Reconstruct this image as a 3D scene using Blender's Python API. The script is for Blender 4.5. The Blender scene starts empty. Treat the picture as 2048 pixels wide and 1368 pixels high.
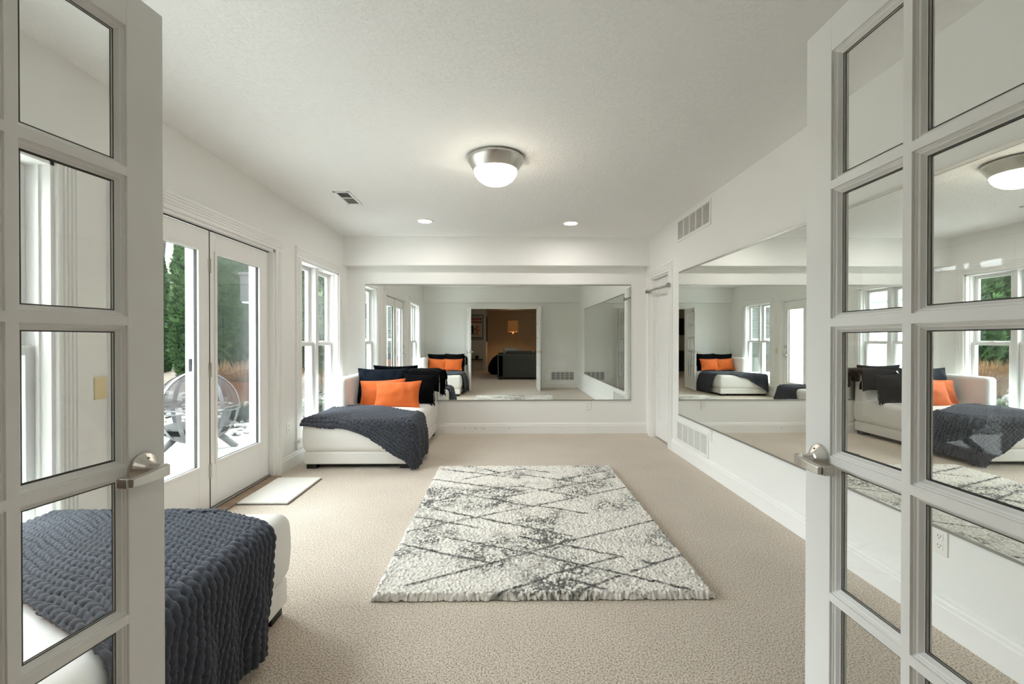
import bpy, bmesh, math, random
import numpy as np
from mathutils import Vector, Matrix, noise as mnoise

random.seed(7); np.random.seed(7)
scene = bpy.context.scene
COL = scene.collection

# ------------------------------------------------------------------ camera
FPX = 910.0                                  # focal length in pixels of a 2048 px wide frame
CAM_H = 1.25
cam_d = bpy.data.cameras.new('camera'); cam = bpy.data.objects.new('camera', cam_d); COL.objects.link(cam)
cam_d.sensor_width = 36.0; cam_d.lens = FPX / 2048 * 36.0; cam_d.clip_start = 0.02; cam_d.clip_end = 300
cam.location = (0, 0, CAM_H)
cam.rotation_euler = (math.radians(90 - 0.32), 0, math.radians(-0.8))
scene.camera = cam

# ------------------------------------------------------------------ sky, exposure
world = bpy.data.worlds.new('overcast_sky'); scene.world = world; world.use_nodes = True
bg = world.node_tree.nodes['Background']
bg.inputs['Color'].default_value = (0.89, 0.96, 1.0, 1); bg.inputs['Strength'].default_value = 5.4
vs = scene.view_settings
vs.view_transform = 'Standard'; vs.look = 'None'; vs.gamma = 1.0; vs.use_curve_mapping = False
vs.exposure = 1.72
cy = scene.cycles
cy.max_bounces = 14; cy.diffuse_bounces = 7; cy.glossy_bounces = 8; cy.transmission_bounces = 8
cy.transparent_max_bounces = 32; cy.caustics_reflective = False; cy.caustics_refractive = False
cy.sample_clamp_indirect = 8.0
LAMP_DOME = 7.5; LAMP_SPOT = 60.0

# ------------------------------------------------------------------ room dimensions (metres)
XL, XR = -2.09, 1.88          # left and right walls (room faces)
YF, YB = 0.31, 6.05           # front wall (with the french doors) and back wall
ZC = 2.58                     # ceiling
WT = 0.16                     # thickness of the left wall

# ------------------------------------------------------------------ materials
def principled(name, color, rough=0.5, metal=0.0, spec=0.5, sheen=0.0, bump=None, emis=None, var=None, bdist=0.002):
    """bump = (noise scale, strength); var = (noise scale, second colour)"""
    m = bpy.data.materials.new(name); m.use_nodes = True
    nt = m.node_tree; b = nt.nodes['Principled BSDF']
    b.inputs['Base Color'].default_value = (*color, 1); b.inputs['Roughness'].default_value = rough
    b.inputs['Metallic'].default_value = metal; b.inputs['Specular IOR Level'].default_value = spec
    if sheen: b.inputs['Sheen Weight'].default_value = sheen; b.inputs['Sheen Roughness'].default_value = 0.5
    if emis: b.inputs['Emission Color'].default_value = (*emis[0], 1); b.inputs['Emission Strength'].default_value = emis[1]
    tc = None
    if bump or var: tc = nt.nodes.new('ShaderNodeTexCoord')
    if bump:
        n = nt.nodes.new('ShaderNodeTexNoise'); n.inputs['Scale'].default_value = bump[0]; n.inputs['Detail'].default_value = 3
        nt.links.new(tc.outputs['Object'], n.inputs['Vector'])
        bp = nt.nodes.new('ShaderNodeBump'); bp.inputs['Strength'].default_value = bump[1]; bp.inputs['Distance'].default_value = bdist
        nt.links.new(n.outputs['Fac'], bp.inputs['Height']); nt.links.new(bp.outputs['Normal'], b.inputs['Normal'])
    if var:
        n2 = nt.nodes.new('ShaderNodeTexNoise'); n2.inputs['Scale'].default_value = var[0]; n2.inputs['Detail'].default_value = 4
        nt.links.new(tc.outputs['Object'], n2.inputs['Vector'])
        rp = nt.nodes.new('ShaderNodeValToRGB'); rp.color_ramp.elements[0].position = 0.35; rp.color_ramp.elements[1].position = 0.65
        rp.color_ramp.elements[0].color = (*color, 1); rp.color_ramp.elements[1].color = (*var[1], 1)
        nt.links.new(n2.outputs['Fac'], rp.inputs['Fac']); nt.links.new(rp.outputs['Color'], b.inputs['Base Color'])
    return m

def glass_mat(name, tint=(1, 1, 1), ior=1.45, spec=1.0):
    m = bpy.data.materials.new(name); m.use_nodes = True; nt = m.node_tree; nt.nodes.clear()
    out = nt.nodes.new('ShaderNodeOutputMaterial'); mix = nt.nodes.new('ShaderNodeMixShader')
    tr = nt.nodes.new('ShaderNodeBsdfTransparent'); tr.inputs['Color'].default_value = (*tint, 1)
    gl = nt.nodes.new('ShaderNodeBsdfGlossy'); gl.inputs['Roughness'].default_value = 0.0
    lw = nt.nodes.new('ShaderNodeLayerWeight'); lw.inputs['Blend'].default_value = 0.5      # Schlick reflectance, same from both sides
    pw_ = nt.nodes.new('ShaderNodeMath'); pw_.operation = 'POWER'; pw_.inputs[1].default_value = 5.0
    r0 = ((ior - 1) / (ior + 1)) ** 2
    mul = nt.nodes.new('ShaderNodeMath'); mul.operation = 'MULTIPLY_ADD'; mul.inputs[1].default_value = (1 - r0) * spec; mul.inputs[2].default_value = r0 * spec
    nt.links.new(lw.outputs['Facing'], pw_.inputs[0]); nt.links.new(pw_.outputs['Value'], mul.inputs[0]); nt.links.new(mul.outputs['Value'], mix.inputs['Fac'])
    nt.links.new(tr.outputs['BSDF'], mix.inputs[1]); nt.links.new(gl.outputs['BSDF'], mix.inputs[2])
    nt.links.new(mix.outputs['Shader'], out.inputs['Surface'])
    return m

def mesh_screen_mat(name, color, opacity):
    m = bpy.data.materials.new(name); m.use_nodes = True; nt = m.node_tree; nt.nodes.clear()
    out = nt.nodes.new('ShaderNodeOutputMaterial'); mix = nt.nodes.new('ShaderNodeMixShader'); mix.inputs['Fac'].default_value = opacity
    tr = nt.nodes.new('ShaderNodeBsdfTransparent'); df = nt.nodes.new('ShaderNodeBsdfDiffuse'); df.inputs['Color'].default_value = (*color, 1)
    nt.links.new(tr.outputs['BSDF'], mix.inputs[1]); nt.links.new(df.outputs['BSDF'], mix.inputs[2])
    nt.links.new(mix.outputs['Shader'], out.inputs['Surface'])
    return m

def attr_mat(name, rough=0.95, sheen=0.3, attr='col'):
    m = bpy.data.materials.new(name); m.use_nodes = True; nt = m.node_tree; b = nt.nodes['Principled BSDF']
    a = nt.nodes.new('ShaderNodeAttribute'); a.attribute_name = attr
    nt.links.new(a.outputs['Color'], b.inputs['Base Color'])
    b.inputs['Roughness'].default_value = rough; b.inputs['Specular IOR Level'].default_value = 0.15
    if sheen: b.inputs['Sheen Weight'].default_value = sheen
    return m

M = {}
M['wall'] = principled('wall_paint', (0.865, 0.865, 0.84), 0.6, spec=0.3, bump=(180, 0.08))
M['trim'] = principled('white_trim_paint', (0.88, 0.878, 0.86), 0.35, spec=0.4)
M['door'] = principled('white_door_paint', (0.87, 0.866, 0.845), 0.38, spec=0.4)
M['sash'] = principled('white_vinyl', (0.74, 0.74, 0.73), 0.35)
M['plate'] = principled('white_plastic', (0.84, 0.83, 0.79), 0.3)
M['plate_old'] = principled('yellowed_plastic', (0.76, 0.63, 0.36), 0.4)
M['dark'] = principled('black_gap', (0.012, 0.012, 0.012), 0.7)
M['gasket'] = principled('grey_gasket', (0.05, 0.05, 0.045), 0.6)
M['nickel'] = principled('brushed_nickel', (0.62, 0.60, 0.56), 0.32, metal=1.0, bump=(60, 0.05))
M['nickel_dark'] = principled('satin_steel', (0.42, 0.42, 0.40), 0.35, metal=1.0)
M['glass'] = glass_mat('clear_glass', (0.99, 0.995, 0.99), 1.38)
M['win_glass'] = glass_mat('window_glass', (0.97, 0.985, 0.98), 1.4)
M['leather'] = principled('white_leather', (0.85, 0.835, 0.80), 0.42, spec=0.4, bump=(9, 0.25), bdist=0.006)
M['black_wood'] = principled('black_wood', (0.012, 0.011, 0.010), 0.5)
M['orange'] = principled('orange_cotton', (0.64, 0.135, 0.027), 0.85, spec=0.2, sheen=0.15, bump=(14, 0.35), bdist=0.006)
M['black_velvet'] = principled('black_velvet', (0.004, 0.004, 0.005), 0.95, spec=0.06, sheen=0.015)
M['navy_cord'] = principled('navy_corduroy', (0.0045, 0.008, 0.015), 0.9, spec=0.1, sheen=0.03)
M['knit'] = principled('charcoal_chenille', (0.060, 0.067, 0.086), 0.95, spec=0.08, sheen=0.22, bump=(260, 0.9), bdist=0.004)
M['mat'] = principled('cream_bath_mat', (0.82, 0.80, 0.74), 0.95, spec=0.1, bump=(300, 0.6), bdist=0.004)
M['mat_edge'] = principled('mat_binding', (0.16, 0.14, 0.12), 0.9)
M['oak'] = principled('brown_wood_sill', (0.36, 0.245, 0.16), 0.5, var=(14, (0.25, 0.165, 0.105)))
M['charcoal_fabric'] = principled('charcoal_sofa_fabric', (0.055, 0.058, 0.053), 0.95, spec=0.1, bump=(300, 0.3))
M['grey_fabric'] = principled('pale_blue_grey_fabric', (0.35, 0.40, 0.40), 0.95)
M['tan_wall'] = principled('tan_wall_paint', (0.64, 0.60, 0.53), 0.7)
M['brown_wall'] = principled('ochre_wall_paint', (0.50, 0.40, 0.27), 0.7)
M['gold'] = principled('copper_rod', (0.70, 0.42, 0.22), 0.35, metal=1.0)
M['concrete'] = principled('pale_concrete', (0.54, 0.535, 0.51), 0.9, spec=0.1, var=(6, (0.60, 0.59, 0.56)), bump=(60, 0.3))
M['joint'] = principled('sand_joint', (0.12, 0.115, 0.10), 0.95)
M['stone'] = principled('river_stone', (0.30, 0.29, 0.265), 0.8, var=(9, (0.17, 0.165, 0.15)))
M['steel'] = principled('weathered_steel', (0.075, 0.078, 0.082), 0.6, metal=0.2, var=(7, (0.05, 0.048, 0.046)))
M['steel_dark'] = principled('sooty_steel', (0.05, 0.048, 0.046), 0.7, metal=0.3)
M['mesh_dark'] = mesh_screen_mat('spark_screen', (0.06, 0.055, 0.055), 0.52)
M['insect'] = mesh_screen_mat('insect_screen', (0.22, 0.23, 0.24), 0.20)
M['bark'] = principled('grey_bark', (0.05, 0.044, 0.039), 0.95)
M['siding'] = principled('cream_siding', (0.36, 0.345, 0.295), 0.7)
M['blind'] = principled('white_blind', (0.42, 0.43, 0.43), 0.5)
M['shingle'] = principled('grey_shingle', (0.12, 0.12, 0.125), 0.9)
M['black_plastic'] = principled('black_plastic', (0.012, 0.012, 0.013), 0.35)
M['mirror'] = principled('mirror_silver', (0.88, 0.905, 0.88), 0.0, metal=1.0)
M['mirror_edge'] = principled('mirror_edge', (0.22, 0.25, 0.235), 0.25)
M['bowl_glass'] = principled('lit_frosted_glass', (0.9, 0.88, 0.8), 0.4, emis=((1.0, 0.90, 0.74), LAMP_DOME))
M['can_lens'] = principled('lit_can_lens', (0.9, 0.9, 0.85), 0.4, emis=((1.0, 0.96, 0.90), LAMP_SPOT))
M['can_fill'] = principled('added_fill_can', (0.9, 0.9, 0.85), 0.4, emis=((1.0, 0.95, 0.88), 45.0))  # glow of the fill downlights added behind the camera
M['shade_lit'] = principled('lit_lamp_shade', (0.30, 0.13, 0.05), 0.8, emis=((1.0, 0.42, 0.12), 0.035))
M['bulb'] = principled('warm_bulb', (1, 0.9, 0.7), 0.4, emis=((1.0, 0.66, 0.34), 80.0))
M['poster_paper'] = principled('poster_paper', (0.62, 0.56, 0.42), 0.7)
M['poster_red'] = principled('poster_red_ink', (0.33, 0.03, 0.05), 0.7)
M['poster_orange'] = principled('poster_rust_ink', (0.52, 0.16, 0.06), 0.7)
M['screen_black'] = principled('tv_screen', (0.01, 0.018, 0.02), 0.15)

def ceiling_material():
    m = principled('knockdown_ceiling', (0.905, 0.903, 0.885), 0.75, spec=0.2)
    nt = m.node_tree; b = nt.nodes['Principled BSDF']; tc = nt.nodes.new('ShaderNodeTexCoord')
    n = nt.nodes.new('ShaderNodeTexNoise'); n.inputs['Scale'].default_value = 42; n.inputs['Detail'].default_value = 5; n.inputs['Roughness'].default_value = 0.6
    r = nt.nodes.new('ShaderNodeValToRGB'); r.color_ramp.elements[0].position = 0.47; r.color_ramp.elements[1].position = 0.58
    bp = nt.nodes.new('ShaderNodeBump'); bp.inputs['Strength'].default_value = 0.36; bp.inputs['Distance'].default_value = 0.004
    nt.links.new(tc.outputs['Object'], n.inputs['Vector']); nt.links.new(n.outputs['Fac'], r.inputs['Fac'])
    nt.links.new(r.outputs['Color'], bp.inputs['Height']); nt.links.new(bp.outputs['Normal'], b.inputs['Normal'])
    return m
M['ceiling'] = ceiling_material()

def carpet_material():
    m = principled('beige_carpet', (0.5, 0.43, 0.36), 0.95, spec=0.1, sheen=0.2)
    nt = m.node_tree; b = nt.nodes['Principled BSDF']; tc = nt.nodes.new('ShaderNodeTexCoord')
    n = nt.nodes.new('ShaderNodeTexNoise'); n.inputs['Scale'].default_value = 150; n.inputs['Detail'].default_value = 3
    n3 = nt.nodes.new('ShaderNodeTexNoise'); n3.inputs['Scale'].default_value = 2.2; n3.inputs['Detail'].default_value = 3
    r = nt.nodes.new('ShaderNodeValToRGB'); e = r.color_ramp.elements
    e[0].position = 0.34; e[0].color = (0.31, 0.24, 0.18, 1); e[1].position = 0.56; e[1].color = (0.84, 0.735, 0.62, 1)
    mx = nt.nodes.new('ShaderNodeMix'); mx.data_type = 'RGBA'; mx.blend_type = 'MULTIPLY'; mx.inputs['Factor'].default_value = 0.18
    bp = nt.nodes.new('ShaderNodeBump'); bp.inputs['Strength'].default_value = 0.75; bp.inputs['Distance'].default_value = 0.006
    for k in (n, n3): nt.links.new(tc.outputs['Object'], k.inputs['Vector'])
    nt.links.new(n.outputs['Fac'], r.inputs['Fac']); nt.links.new(r.outputs['Color'], mx.inputs[6]); nt.links.new(n3.outputs['Fac'], mx.inputs[7])
    nt.links.new(mx.outputs[2], b.inputs['Base Color'])
    nt.links.new(n.outputs['Fac'], bp.inputs['Height']); nt.links.new(bp.outputs['Normal'], b.inputs['Normal'])
    return m
M['carpet'] = carpet_material()

def ground_material():
    m = principled('lawn', (0.1, 0.13, 0.04), 0.95, spec=0.05, bump=(40, 0.8), bdist=0.03)
    nt = m.node_tree; b = nt.nodes['Principled BSDF']; tc = nt.nodes.new('ShaderNodeTexCoord')
    n = nt.nodes.new('ShaderNodeTexNoise'); n.inputs['Scale'].default_value = 0.9; n.inputs['Detail'].default_value = 8; n.inputs['Roughness'].default_value = 0.7
    r = nt.nodes.new('ShaderNodeValToRGB'); e = r.color_ramp.elements
    e[0].position = 0.42; e[0].color = (0.022, 0.036, 0.010, 1); e[1].position = 0.62; e[1].color = (0.058, 0.046, 0.030, 1)
    nt.links.new(tc.outputs['Object'], n.inputs['Vector']); nt.links.new(n.outputs['Fac'], r.inputs['Fac']); nt.links.new(r.outputs['Color'], b.inputs['Base Color'])
    return m
M['lawn'] = ground_material()

def foliage_material(name, c1, c2):
    m = principled(name, c1, 0.7, spec=0.2); nt = m.node_tree; b = nt.nodes['Principled BSDF']
    a = nt.nodes.new('ShaderNodeAttribute'); a.attribute_name = 'tone'
    r = nt.nodes.new('ShaderNodeValToRGB'); r.color_ramp.elements[0].color = (*c1, 1); r.color_ramp.elements[1].color = (*c2, 1)
    nt.links.new(a.outputs['Fac'], r.inputs['Fac']); nt.links.new(r.outputs['Color'], b.inputs['Base Color'])
    return m
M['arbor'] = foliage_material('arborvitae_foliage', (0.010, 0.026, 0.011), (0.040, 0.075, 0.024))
M['rust'] = foliage_material('rust_grass', (0.085, 0.042, 0.020), (0.17, 0.10, 0.05))
M['yew'] = foliage_material('dark_shrub', (0.010, 0.018, 0.007), (0.035, 0.05, 0.018))

# ------------------------------------------------------------------ object helpers
def link(o, parent=None):
    COL.objects.link(o)
    if parent is not None: o.parent = parent
    return o

def tag(o, label=None, cat=None, group=None, kind=None):
    if label: o['label'] = label
    if cat: o['category'] = cat
    if group: o['group'] = group
    if kind: o['kind'] = kind
    return o

def empty(name, loc, rz=0.0, **kw):
    o = bpy.data.objects.new(name, None); o.empty_display_size = 0.1
    o.location = loc; o.rotation_euler = (0, 0, rz); link(o)
    return tag(o, **kw)

def copy_tree(o, parent=None):
    c = o.copy(); COL.objects.link(c)
    if parent is not None: c.parent = parent
    for ch in list(o.children): copy_tree(ch, c)
    return c

class MB:
    """collects geometry in world coordinates; build() makes one mesh object"""
    def __init__(s): s.v = []; s.f = []; s.m = []; s.mi = 0
    def add(s, vs, fs):
        k = len(s.v); s.v += [tuple(p) for p in vs]; s.f += [tuple(i + k for i in f) for f in fs]; s.m += [s.mi] * len(fs); return s
    def box(s, x0, x1, y0, y1, z0, z1):
        if x0 > x1: x0, x1 = x1, x0
        if y0 > y1: y0, y1 = y1, y0
        if z0 > z1: z0, z1 = z1, z0
        return s.add([(x0, y0, z0), (x1, y0, z0), (x1, y1, z0), (x0, y1, z0), (x0, y0, z1), (x1, y0, z1), (x1, y1, z1), (x0, y1, z1)],
                     [(0, 3, 2, 1), (4, 5, 6, 7), (0, 1, 5, 4), (1, 2, 6, 5), (2, 3, 7, 6), (3, 0, 4, 7)])
    def extrude(s, prof, p0, p1, u, w):
        """profile [(a, b)] in directions u and w, swept from p0 to p1"""
        p0, p1, u, w = map(Vector, (p0, p1, u, w)); n = len(prof)
        vs = [p0 + u * a + w * b for a, b in prof] + [p1 + u * a + w * b for a, b in prof]
        fs = [(i, (i + 1) % n, n + (i + 1) % n, n + i) for i in range(n)] + [tuple(range(n))[::-1], tuple(range(n, 2 * n))]
        return s.add(vs, fs)
    def lathe(s, prof, c, seg=32, axis='z'):
        """profile [(radius, height)]"""
        n = len(prof); vs = []
        for k in range(seg):
            a = 2 * math.pi * k / seg
            for r, h in prof:
                x, y = r * math.cos(a), r * math.sin(a)
                p = {'z': (x, y, h), 'y': (x, h, y), 'x': (h, x, y)}[axis]
                vs.append((c[0] + p[0], c[1] + p[1], c[2] + p[2]))
        fs = []
        for k in range(seg):
            j = (k + 1) % seg
            for i in range(n - 1):
                fs.append((k * n + i, j * n + i, j * n + i + 1, k * n + i + 1))
        return s.add(vs, fs)
    def tube(s, pts, r, seg=8, cap=True):
        pts = [Vector(p) for p in pts]; n = len(pts); rs = r if isinstance(r, (list, tuple)) else [r] * n
        vs = []; prev = None
        for i, p in enumerate(pts):
            d = (pts[min(i + 1, n - 1)] - pts[max(i - 1, 0)]).normalized()
            if prev is None:
                a = d.orthogonal().normalized()
            else:
                a = (prev - d * prev.dot(d)).normalized()
            prev = a; b = d.cross(a)
            for k in range(seg):
                t = 2 * math.pi * k / seg; vs.append(p + (a * math.cos(t) + b * math.sin(t)) * rs[i])
        fs = [(i * seg + k, i * seg + (k + 1) % seg, (i + 1) * seg + (k + 1) % seg, (i + 1) * seg + k) for i in range(n - 1) for k in range(seg)]
        if cap: fs += [tuple(range(seg))[::-1], tuple(range((n - 1) * seg, n * seg))]
        return s.add(vs, fs)
    def rbox(s, x0, x1, y0, y1, z0, z1, r, rs=5, inner=10, fn=None):
        """box with rounded edges; fn(Vector) may move every point"""
        def samples(lo, hi):
            a = [lo + r * (1 - math.cos(t * math.pi / 2 / rs)) for t in range(rs + 1)]
            m_ = [lo + r + (hi - lo - 2 * r) * k / inner for k in range(1, inner)]
            return a + m_ + [hi + lo - q for q in a[::-1]]
        ax = [samples(x0, x1), samples(y0, y1), samples(z0, z1)]
        lo = (x0 + r, y0 + r, z0 + r); hi = (x1 - r, y1 - r, z1 - r)
        idx = {}; vs = []; fs = []
        def vid(i, j, k):
            key = (i, j, k)
            if key not in idx:
                p = Vector((ax[0][i], ax[1][j], ax[2][k])); q = Vector([min(max(p[d], lo[d]), hi[d]) for d in range(3)])
                d = p - q
                if d.length > 1e-9: p = q + d.normalized() * r
                if fn: p = fn(p)
                idx[key] = len(vs); vs.append(p)
            return idx[key]
        nx, ny, nz = (len(a) - 1 for a in ax)
        for i in range(nx):
            for j in range(ny):
                fs.append((vid(i, j, 0), vid(i, j + 1, 0), vid(i + 1, j + 1, 0), vid(i + 1, j, 0)))
                fs.append((vid(i, j, nz), vid(i + 1, j, nz), vid(i + 1, j + 1, nz), vid(i, j + 1, nz)))
        for i in range(nx):
            for k in range(nz):
                fs.append((vid(i, 0, k), vid(i + 1, 0, k), vid(i + 1, 0, k + 1), vid(i, 0, k + 1)))
                fs.append((vid(i, ny, k), vid(i, ny, k + 1), vid(i + 1, ny, k + 1), vid(i + 1, ny, k)))
        for j in range(ny):
            for k in range(nz):
                fs.append((vid(0, j, k), vid(0, j, k + 1), vid(0, j + 1, k + 1), vid(0, j + 1, k)))
                fs.append((vid(nx, j, k), vid(nx, j + 1, k), vid(nx, j + 1, k + 1), vid(nx, j, k + 1)))
        return s.add(vs, fs)
    def mesh(s, name, mats, origin=(0, 0, 0), smooth=False):
        me = bpy.data.meshes.new(name); ox, oy, oz = origin
        me.from_pydata([(x - ox, y - oy, z - oz) for x, y, z in s.v], [], s.f)
        for m_ in (mats if isinstance(mats, (list, tuple)) else [mats]): me.materials.append(m_)
        if any(s.m): me.polygons.foreach_set('material_index', s.m)
        me.update()
        bm = bmesh.new(); bm.from_mesh(me); bmesh.ops.recalc_face_normals(bm, faces=bm.faces); bm.to_mesh(me); bm.free()
        if smooth: me.shade_smooth()
        return me
    def build(s, name, mats, parent=None, origin=None, smooth=False, bevel=0.0, **kw):
        if origin is None:
            origin = (0, 0, 0); q = parent
            while q is not None: origin = tuple(origin[i] + q.location[i] for i in range(3)); q = q.parent
        o = bpy.data.objects.new(name, s.mesh(name, mats, origin, smooth)); link(o, parent)
        if parent is None: o.location = origin
        if bevel:
            b = o.modifiers.new('bevel', 'BEVEL'); b.width = bevel; b.segments = 2; b.limit_method = 'ANGLE'; b.angle_limit = math.radians(40)
        return tag(o, **kw)

def rough_fn(amp, freq, seed=0.0):
    def f(p):
        n = mnoise.noise(Vector((p[0] * freq + seed, p[1] * freq, p[2] * freq)))
        return p + Vector((n, mnoise.noise(Vector((p[1] * freq, p[2] * freq + seed, p[0] * freq))), n)) * amp
    return f

S = 'structure'
# ================================================================== FLOOR, CEILING, WALLS
fl = MB().box(-2.17, 2.2, -0.55, 6.2, -0.12, 0.0).box(-5.5, 3.3, -8.2, -0.55, -0.12, 0.0)
fl.build('floor', M['carpet'], kind=S, label='beige cut pile carpet floor', cat='floor')
MB().box(XL - WT, XR + 0.3, 0.19, YB + 0.2, ZC, ZC + 0.15).build('ceiling', M['ceiling'], kind=S, label='white textured ceiling over the mirror room', cat='ceiling')

def wall_with_holes(name, axis, face, back, a0, a1, z0, z1, holes, mat, **kw):
    """axis 'x': wall plane of constant x spanning y; 'y': plane of constant y spanning x. holes = [(a, b, zlo, zhi)]"""
    m = MB(); cuts = sorted(holes); prev = a0
    def b(p, q, lo, hi):
        if q - p < 1e-6 or hi - lo < 1e-6: return
        if axis == 'x': m.box(face, back, p, q, lo, hi)
        else: m.box(p, q, face, back, lo, hi)
    for p, q, lo, hi in cuts:
        b(prev, p, z0, z1); b(p, q, z0, lo); b(p, q, hi, z1); prev = q
    b(prev, a1, z0, z1)
    return m.build(name, mat, kind=S, **kw)

W1 = (1.07, 2.14, 0.25, 2.07); W2 = (4.66, 5.71, 0.25, 2.07); PD = (2.53, 4.15, 0.0, 2.06); RD = (5.20, 5.82, 0.0, 2.03)
FO = (-0.985, 0.845, 0.0, 2.06)
wall_with_holes('wall_left', 'x', XL, XL - WT, 0.19, YB + 0.2, 0.0, ZC, [W1, W2, PD], M['wall'], label='white left wall with two windows and the patio door', cat='wall')
wall_with_holes('wall_right', 'x', XR, XR + 0.18, 0.19, YB + 0.2, 0.0, ZC, [RD], M['wall'], label='white right wall holding the long mirror', cat='wall')
MB().box(XL, XR, YB, YB + 0.2, 0, ZC).build('wall_back', M['wall'], kind=S, label='white back wall with mirror', cat='wall')
wall_with_holes('wall_front', 'y', YF, 0.19, XL, XR, 0.0, ZC, [FO], M['wall'], label='white wall with the french door opening', cat='wall')
MB().box(XL, XR, 5.90, YB, 2.21, ZC).build('trim_1', M['wall'], kind=S, label='white soffit along the top of the back wall', cat='soffit')
MB().box(XL, XR, YF, 0.46, 2.20, ZC).build('trim_2', M['wall'], kind=S, label='white soffit above the french door opening', cat='soffit')

# baseboards: profile (out from wall, up)
BB = [(0, 0), (0.016, 0), (0.016, 0.105), (0.012, 0.112), (0.012, 0.125), (0.006, 0.134), (0.006, 0.142), (0, 0.142)]
def baseboard(name, segs, out, label):
    m = MB()
    for p0, p1 in segs: m.extrude(BB, p0, p1, out, (0, 0, 1))
    m.build(name, M['trim'], kind=S, label=label, cat='baseboard')
baseboard('baseboard_back', [((XL, YB, 0), (XR, YB, 0))], (0, -1, 0), 'white moulded baseboard under the back wall mirror')
for sx, sl in ((-0.55, 0.010), (-0.405, 0.014), (-0.325, 0.05), (0.045, 0.012)):
    bbk = bpy.data.objects['baseboard_back']
    MB().box(sx, sx + sl, YB - 0.0168, YB - 0.016, 0.066, 0.074 if sl < 0.03 else 0.070).build('scuff_mark', M['gasket'], bbk)
baseboard('baseboard_right', [((XR, YF, 0), (XR, 5.09, 0))], (-1, 0, 0), 'white moulded baseboard under the long right mirror')
baseboard('baseboard_left', [((XL, YF, 0), (XL, 2.42, 0)), ((XL, 4.26, 0), (XL, YB, 0))], (1, 0, 0), 'white moulded baseboard under the windows')
baseboard('baseboard_front', [((XL, YF, 0), (-1.09, YF, 0)), ((0.95, YF, 0), (XR, YF, 0))], (0, 1, 0), 'white moulded baseboard beside the french doors')

# fluted casing profile
def flute(w=0.11, t=0.02, n=4):
    p = [(0, 0), (0, t - 0.004), (0.004, t)]
    pitch = (w - 0.03) / n
    for k in range(n):
        a = 0.015 + pitch * k + pitch * 0.22; b = 0.015 + pitch * (k + 1) - pitch * 0.22
        p += [(a, t), (a + 0.002, t - 0.007), (b - 0.002, t - 0.007), (b, t)]
    return p + [(w - 0.004, t), (w, t - 0.004), (w, 0)]
FL = flute()
def casing(parent, plane, face, out, a0, a1, z0, z1, w=0.11, bottom=0.0):
    """three fluted boards round an opening a0..a1 x z0..z1 on a wall plane"""
    def P(a, z): return (face, a, z) if plane == 'x' else (a, face, z)
    A = (0, 1, 0) if plane == 'x' else (1, 0, 0)
    nA = tuple(-c for c in A)
    MB().extrude(FL, P(a0, bottom), P(a0, z1), nA, out).build('side_casing', M['trim'], parent)
    MB().extrude(FL, P(a1, bottom), P(a1, z1), A, out).build('side_casing', M['trim'], parent)
    MB().extrude(FL, P(a0 - w, z1), P(a1 + w, z1), (0, 0, 1), out).build('head_casing', M['trim'], parent)

# ================================================================== WINDOWS ON THE LEFT WALL
def window(name, hole, label):
    y0, y1, z0, z1 = hole
    r = empty(name, (XL - WT / 2, (y0 + y1) / 2, z0), kind=S, label=label, cat='window')
    casing(r, 'x', XL, (1, 0, 0), y0, y1, z0, z1, bottom=z0)
    MB().box(XL - WT, XL + 0.055, y0 - 0.13, y1 + 0.13, z0 - 0.028, z0).build('stool', M['trim'], r, bevel=0.006)
    MB().box(XL, XL + 0.02, y0 - 0.11, y1 + 0.11, z0 - 0.10, z0 - 0.028).build('apron', M['trim'], r, bevel=0.004)
    j = MB()
    j.box(XL - WT, XL, y0, y0 + 0.018, z0, z1).box(XL - WT, XL, y1 - 0.018, y1, z0, z1).box(XL - WT, XL, y0, y1, z1 - 0.018, z1)
    for yy in (y0 + 0.018, y1 - 0.026): j.box(XL - 0.062, XL - 0.048, yy, yy + 0.008, z0, z1)     # stops
    j.build('jamb', M['trim'], r)
    mid = (y0 + y1) / 2
    MB().box(XL - WT - 0.01, XL - 0.045, mid - 0.035, mid + 0.035, z0, z1 - 0.018).build('mullion', M['sash'], r, bevel=0.003)
    zm = 1.20
    for a, b in ((y0 + 0.018, mid - 0.035), (mid + 0.035, y1 - 0.018)):
        for nm, lo, hi, x0 in (('upper_sash', zm - 0.02, z1 - 0.018, XL - 0.145), ('lower_sash', z0, zm + 0.02, XL - 0.105)):
            m = MB(); fw = 0.042; x1 = x0 + 0.032
            m.box(x0, x1, a, a + fw, lo, hi).box(x0, x1, b - fw, b, lo, hi).box(x0, x1, a + fw, b - fw, lo, lo + fw + 0.01).box(x0, x1, a + fw, b - fw, hi - fw, hi)
            sh = m.build(nm, M['sash'], r, bevel=0.003)
            MB().box(x0 + 0.013, x0 + 0.018, a + fw - 0.004, b - fw + 0.004, lo + fw, hi - fw + 0.004).build('pane', M['win_glass'], sh)
            if nm == 'lower_sash':
                c = (a + b) / 2
                MB().box(x1 - 0.028, x1 - 0.002, c - 0.03, c + 0.03, hi, hi + 0.012).build('sash_lock', M['plate'], sh, bevel=0.002)
    return r
window('window_1', W1, 'white double-hung window pair beside the navy throw and yellowed plate')
window('window_2', W2, 'white double-hung window pair in the corner next to the back wall mirror')

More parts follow.
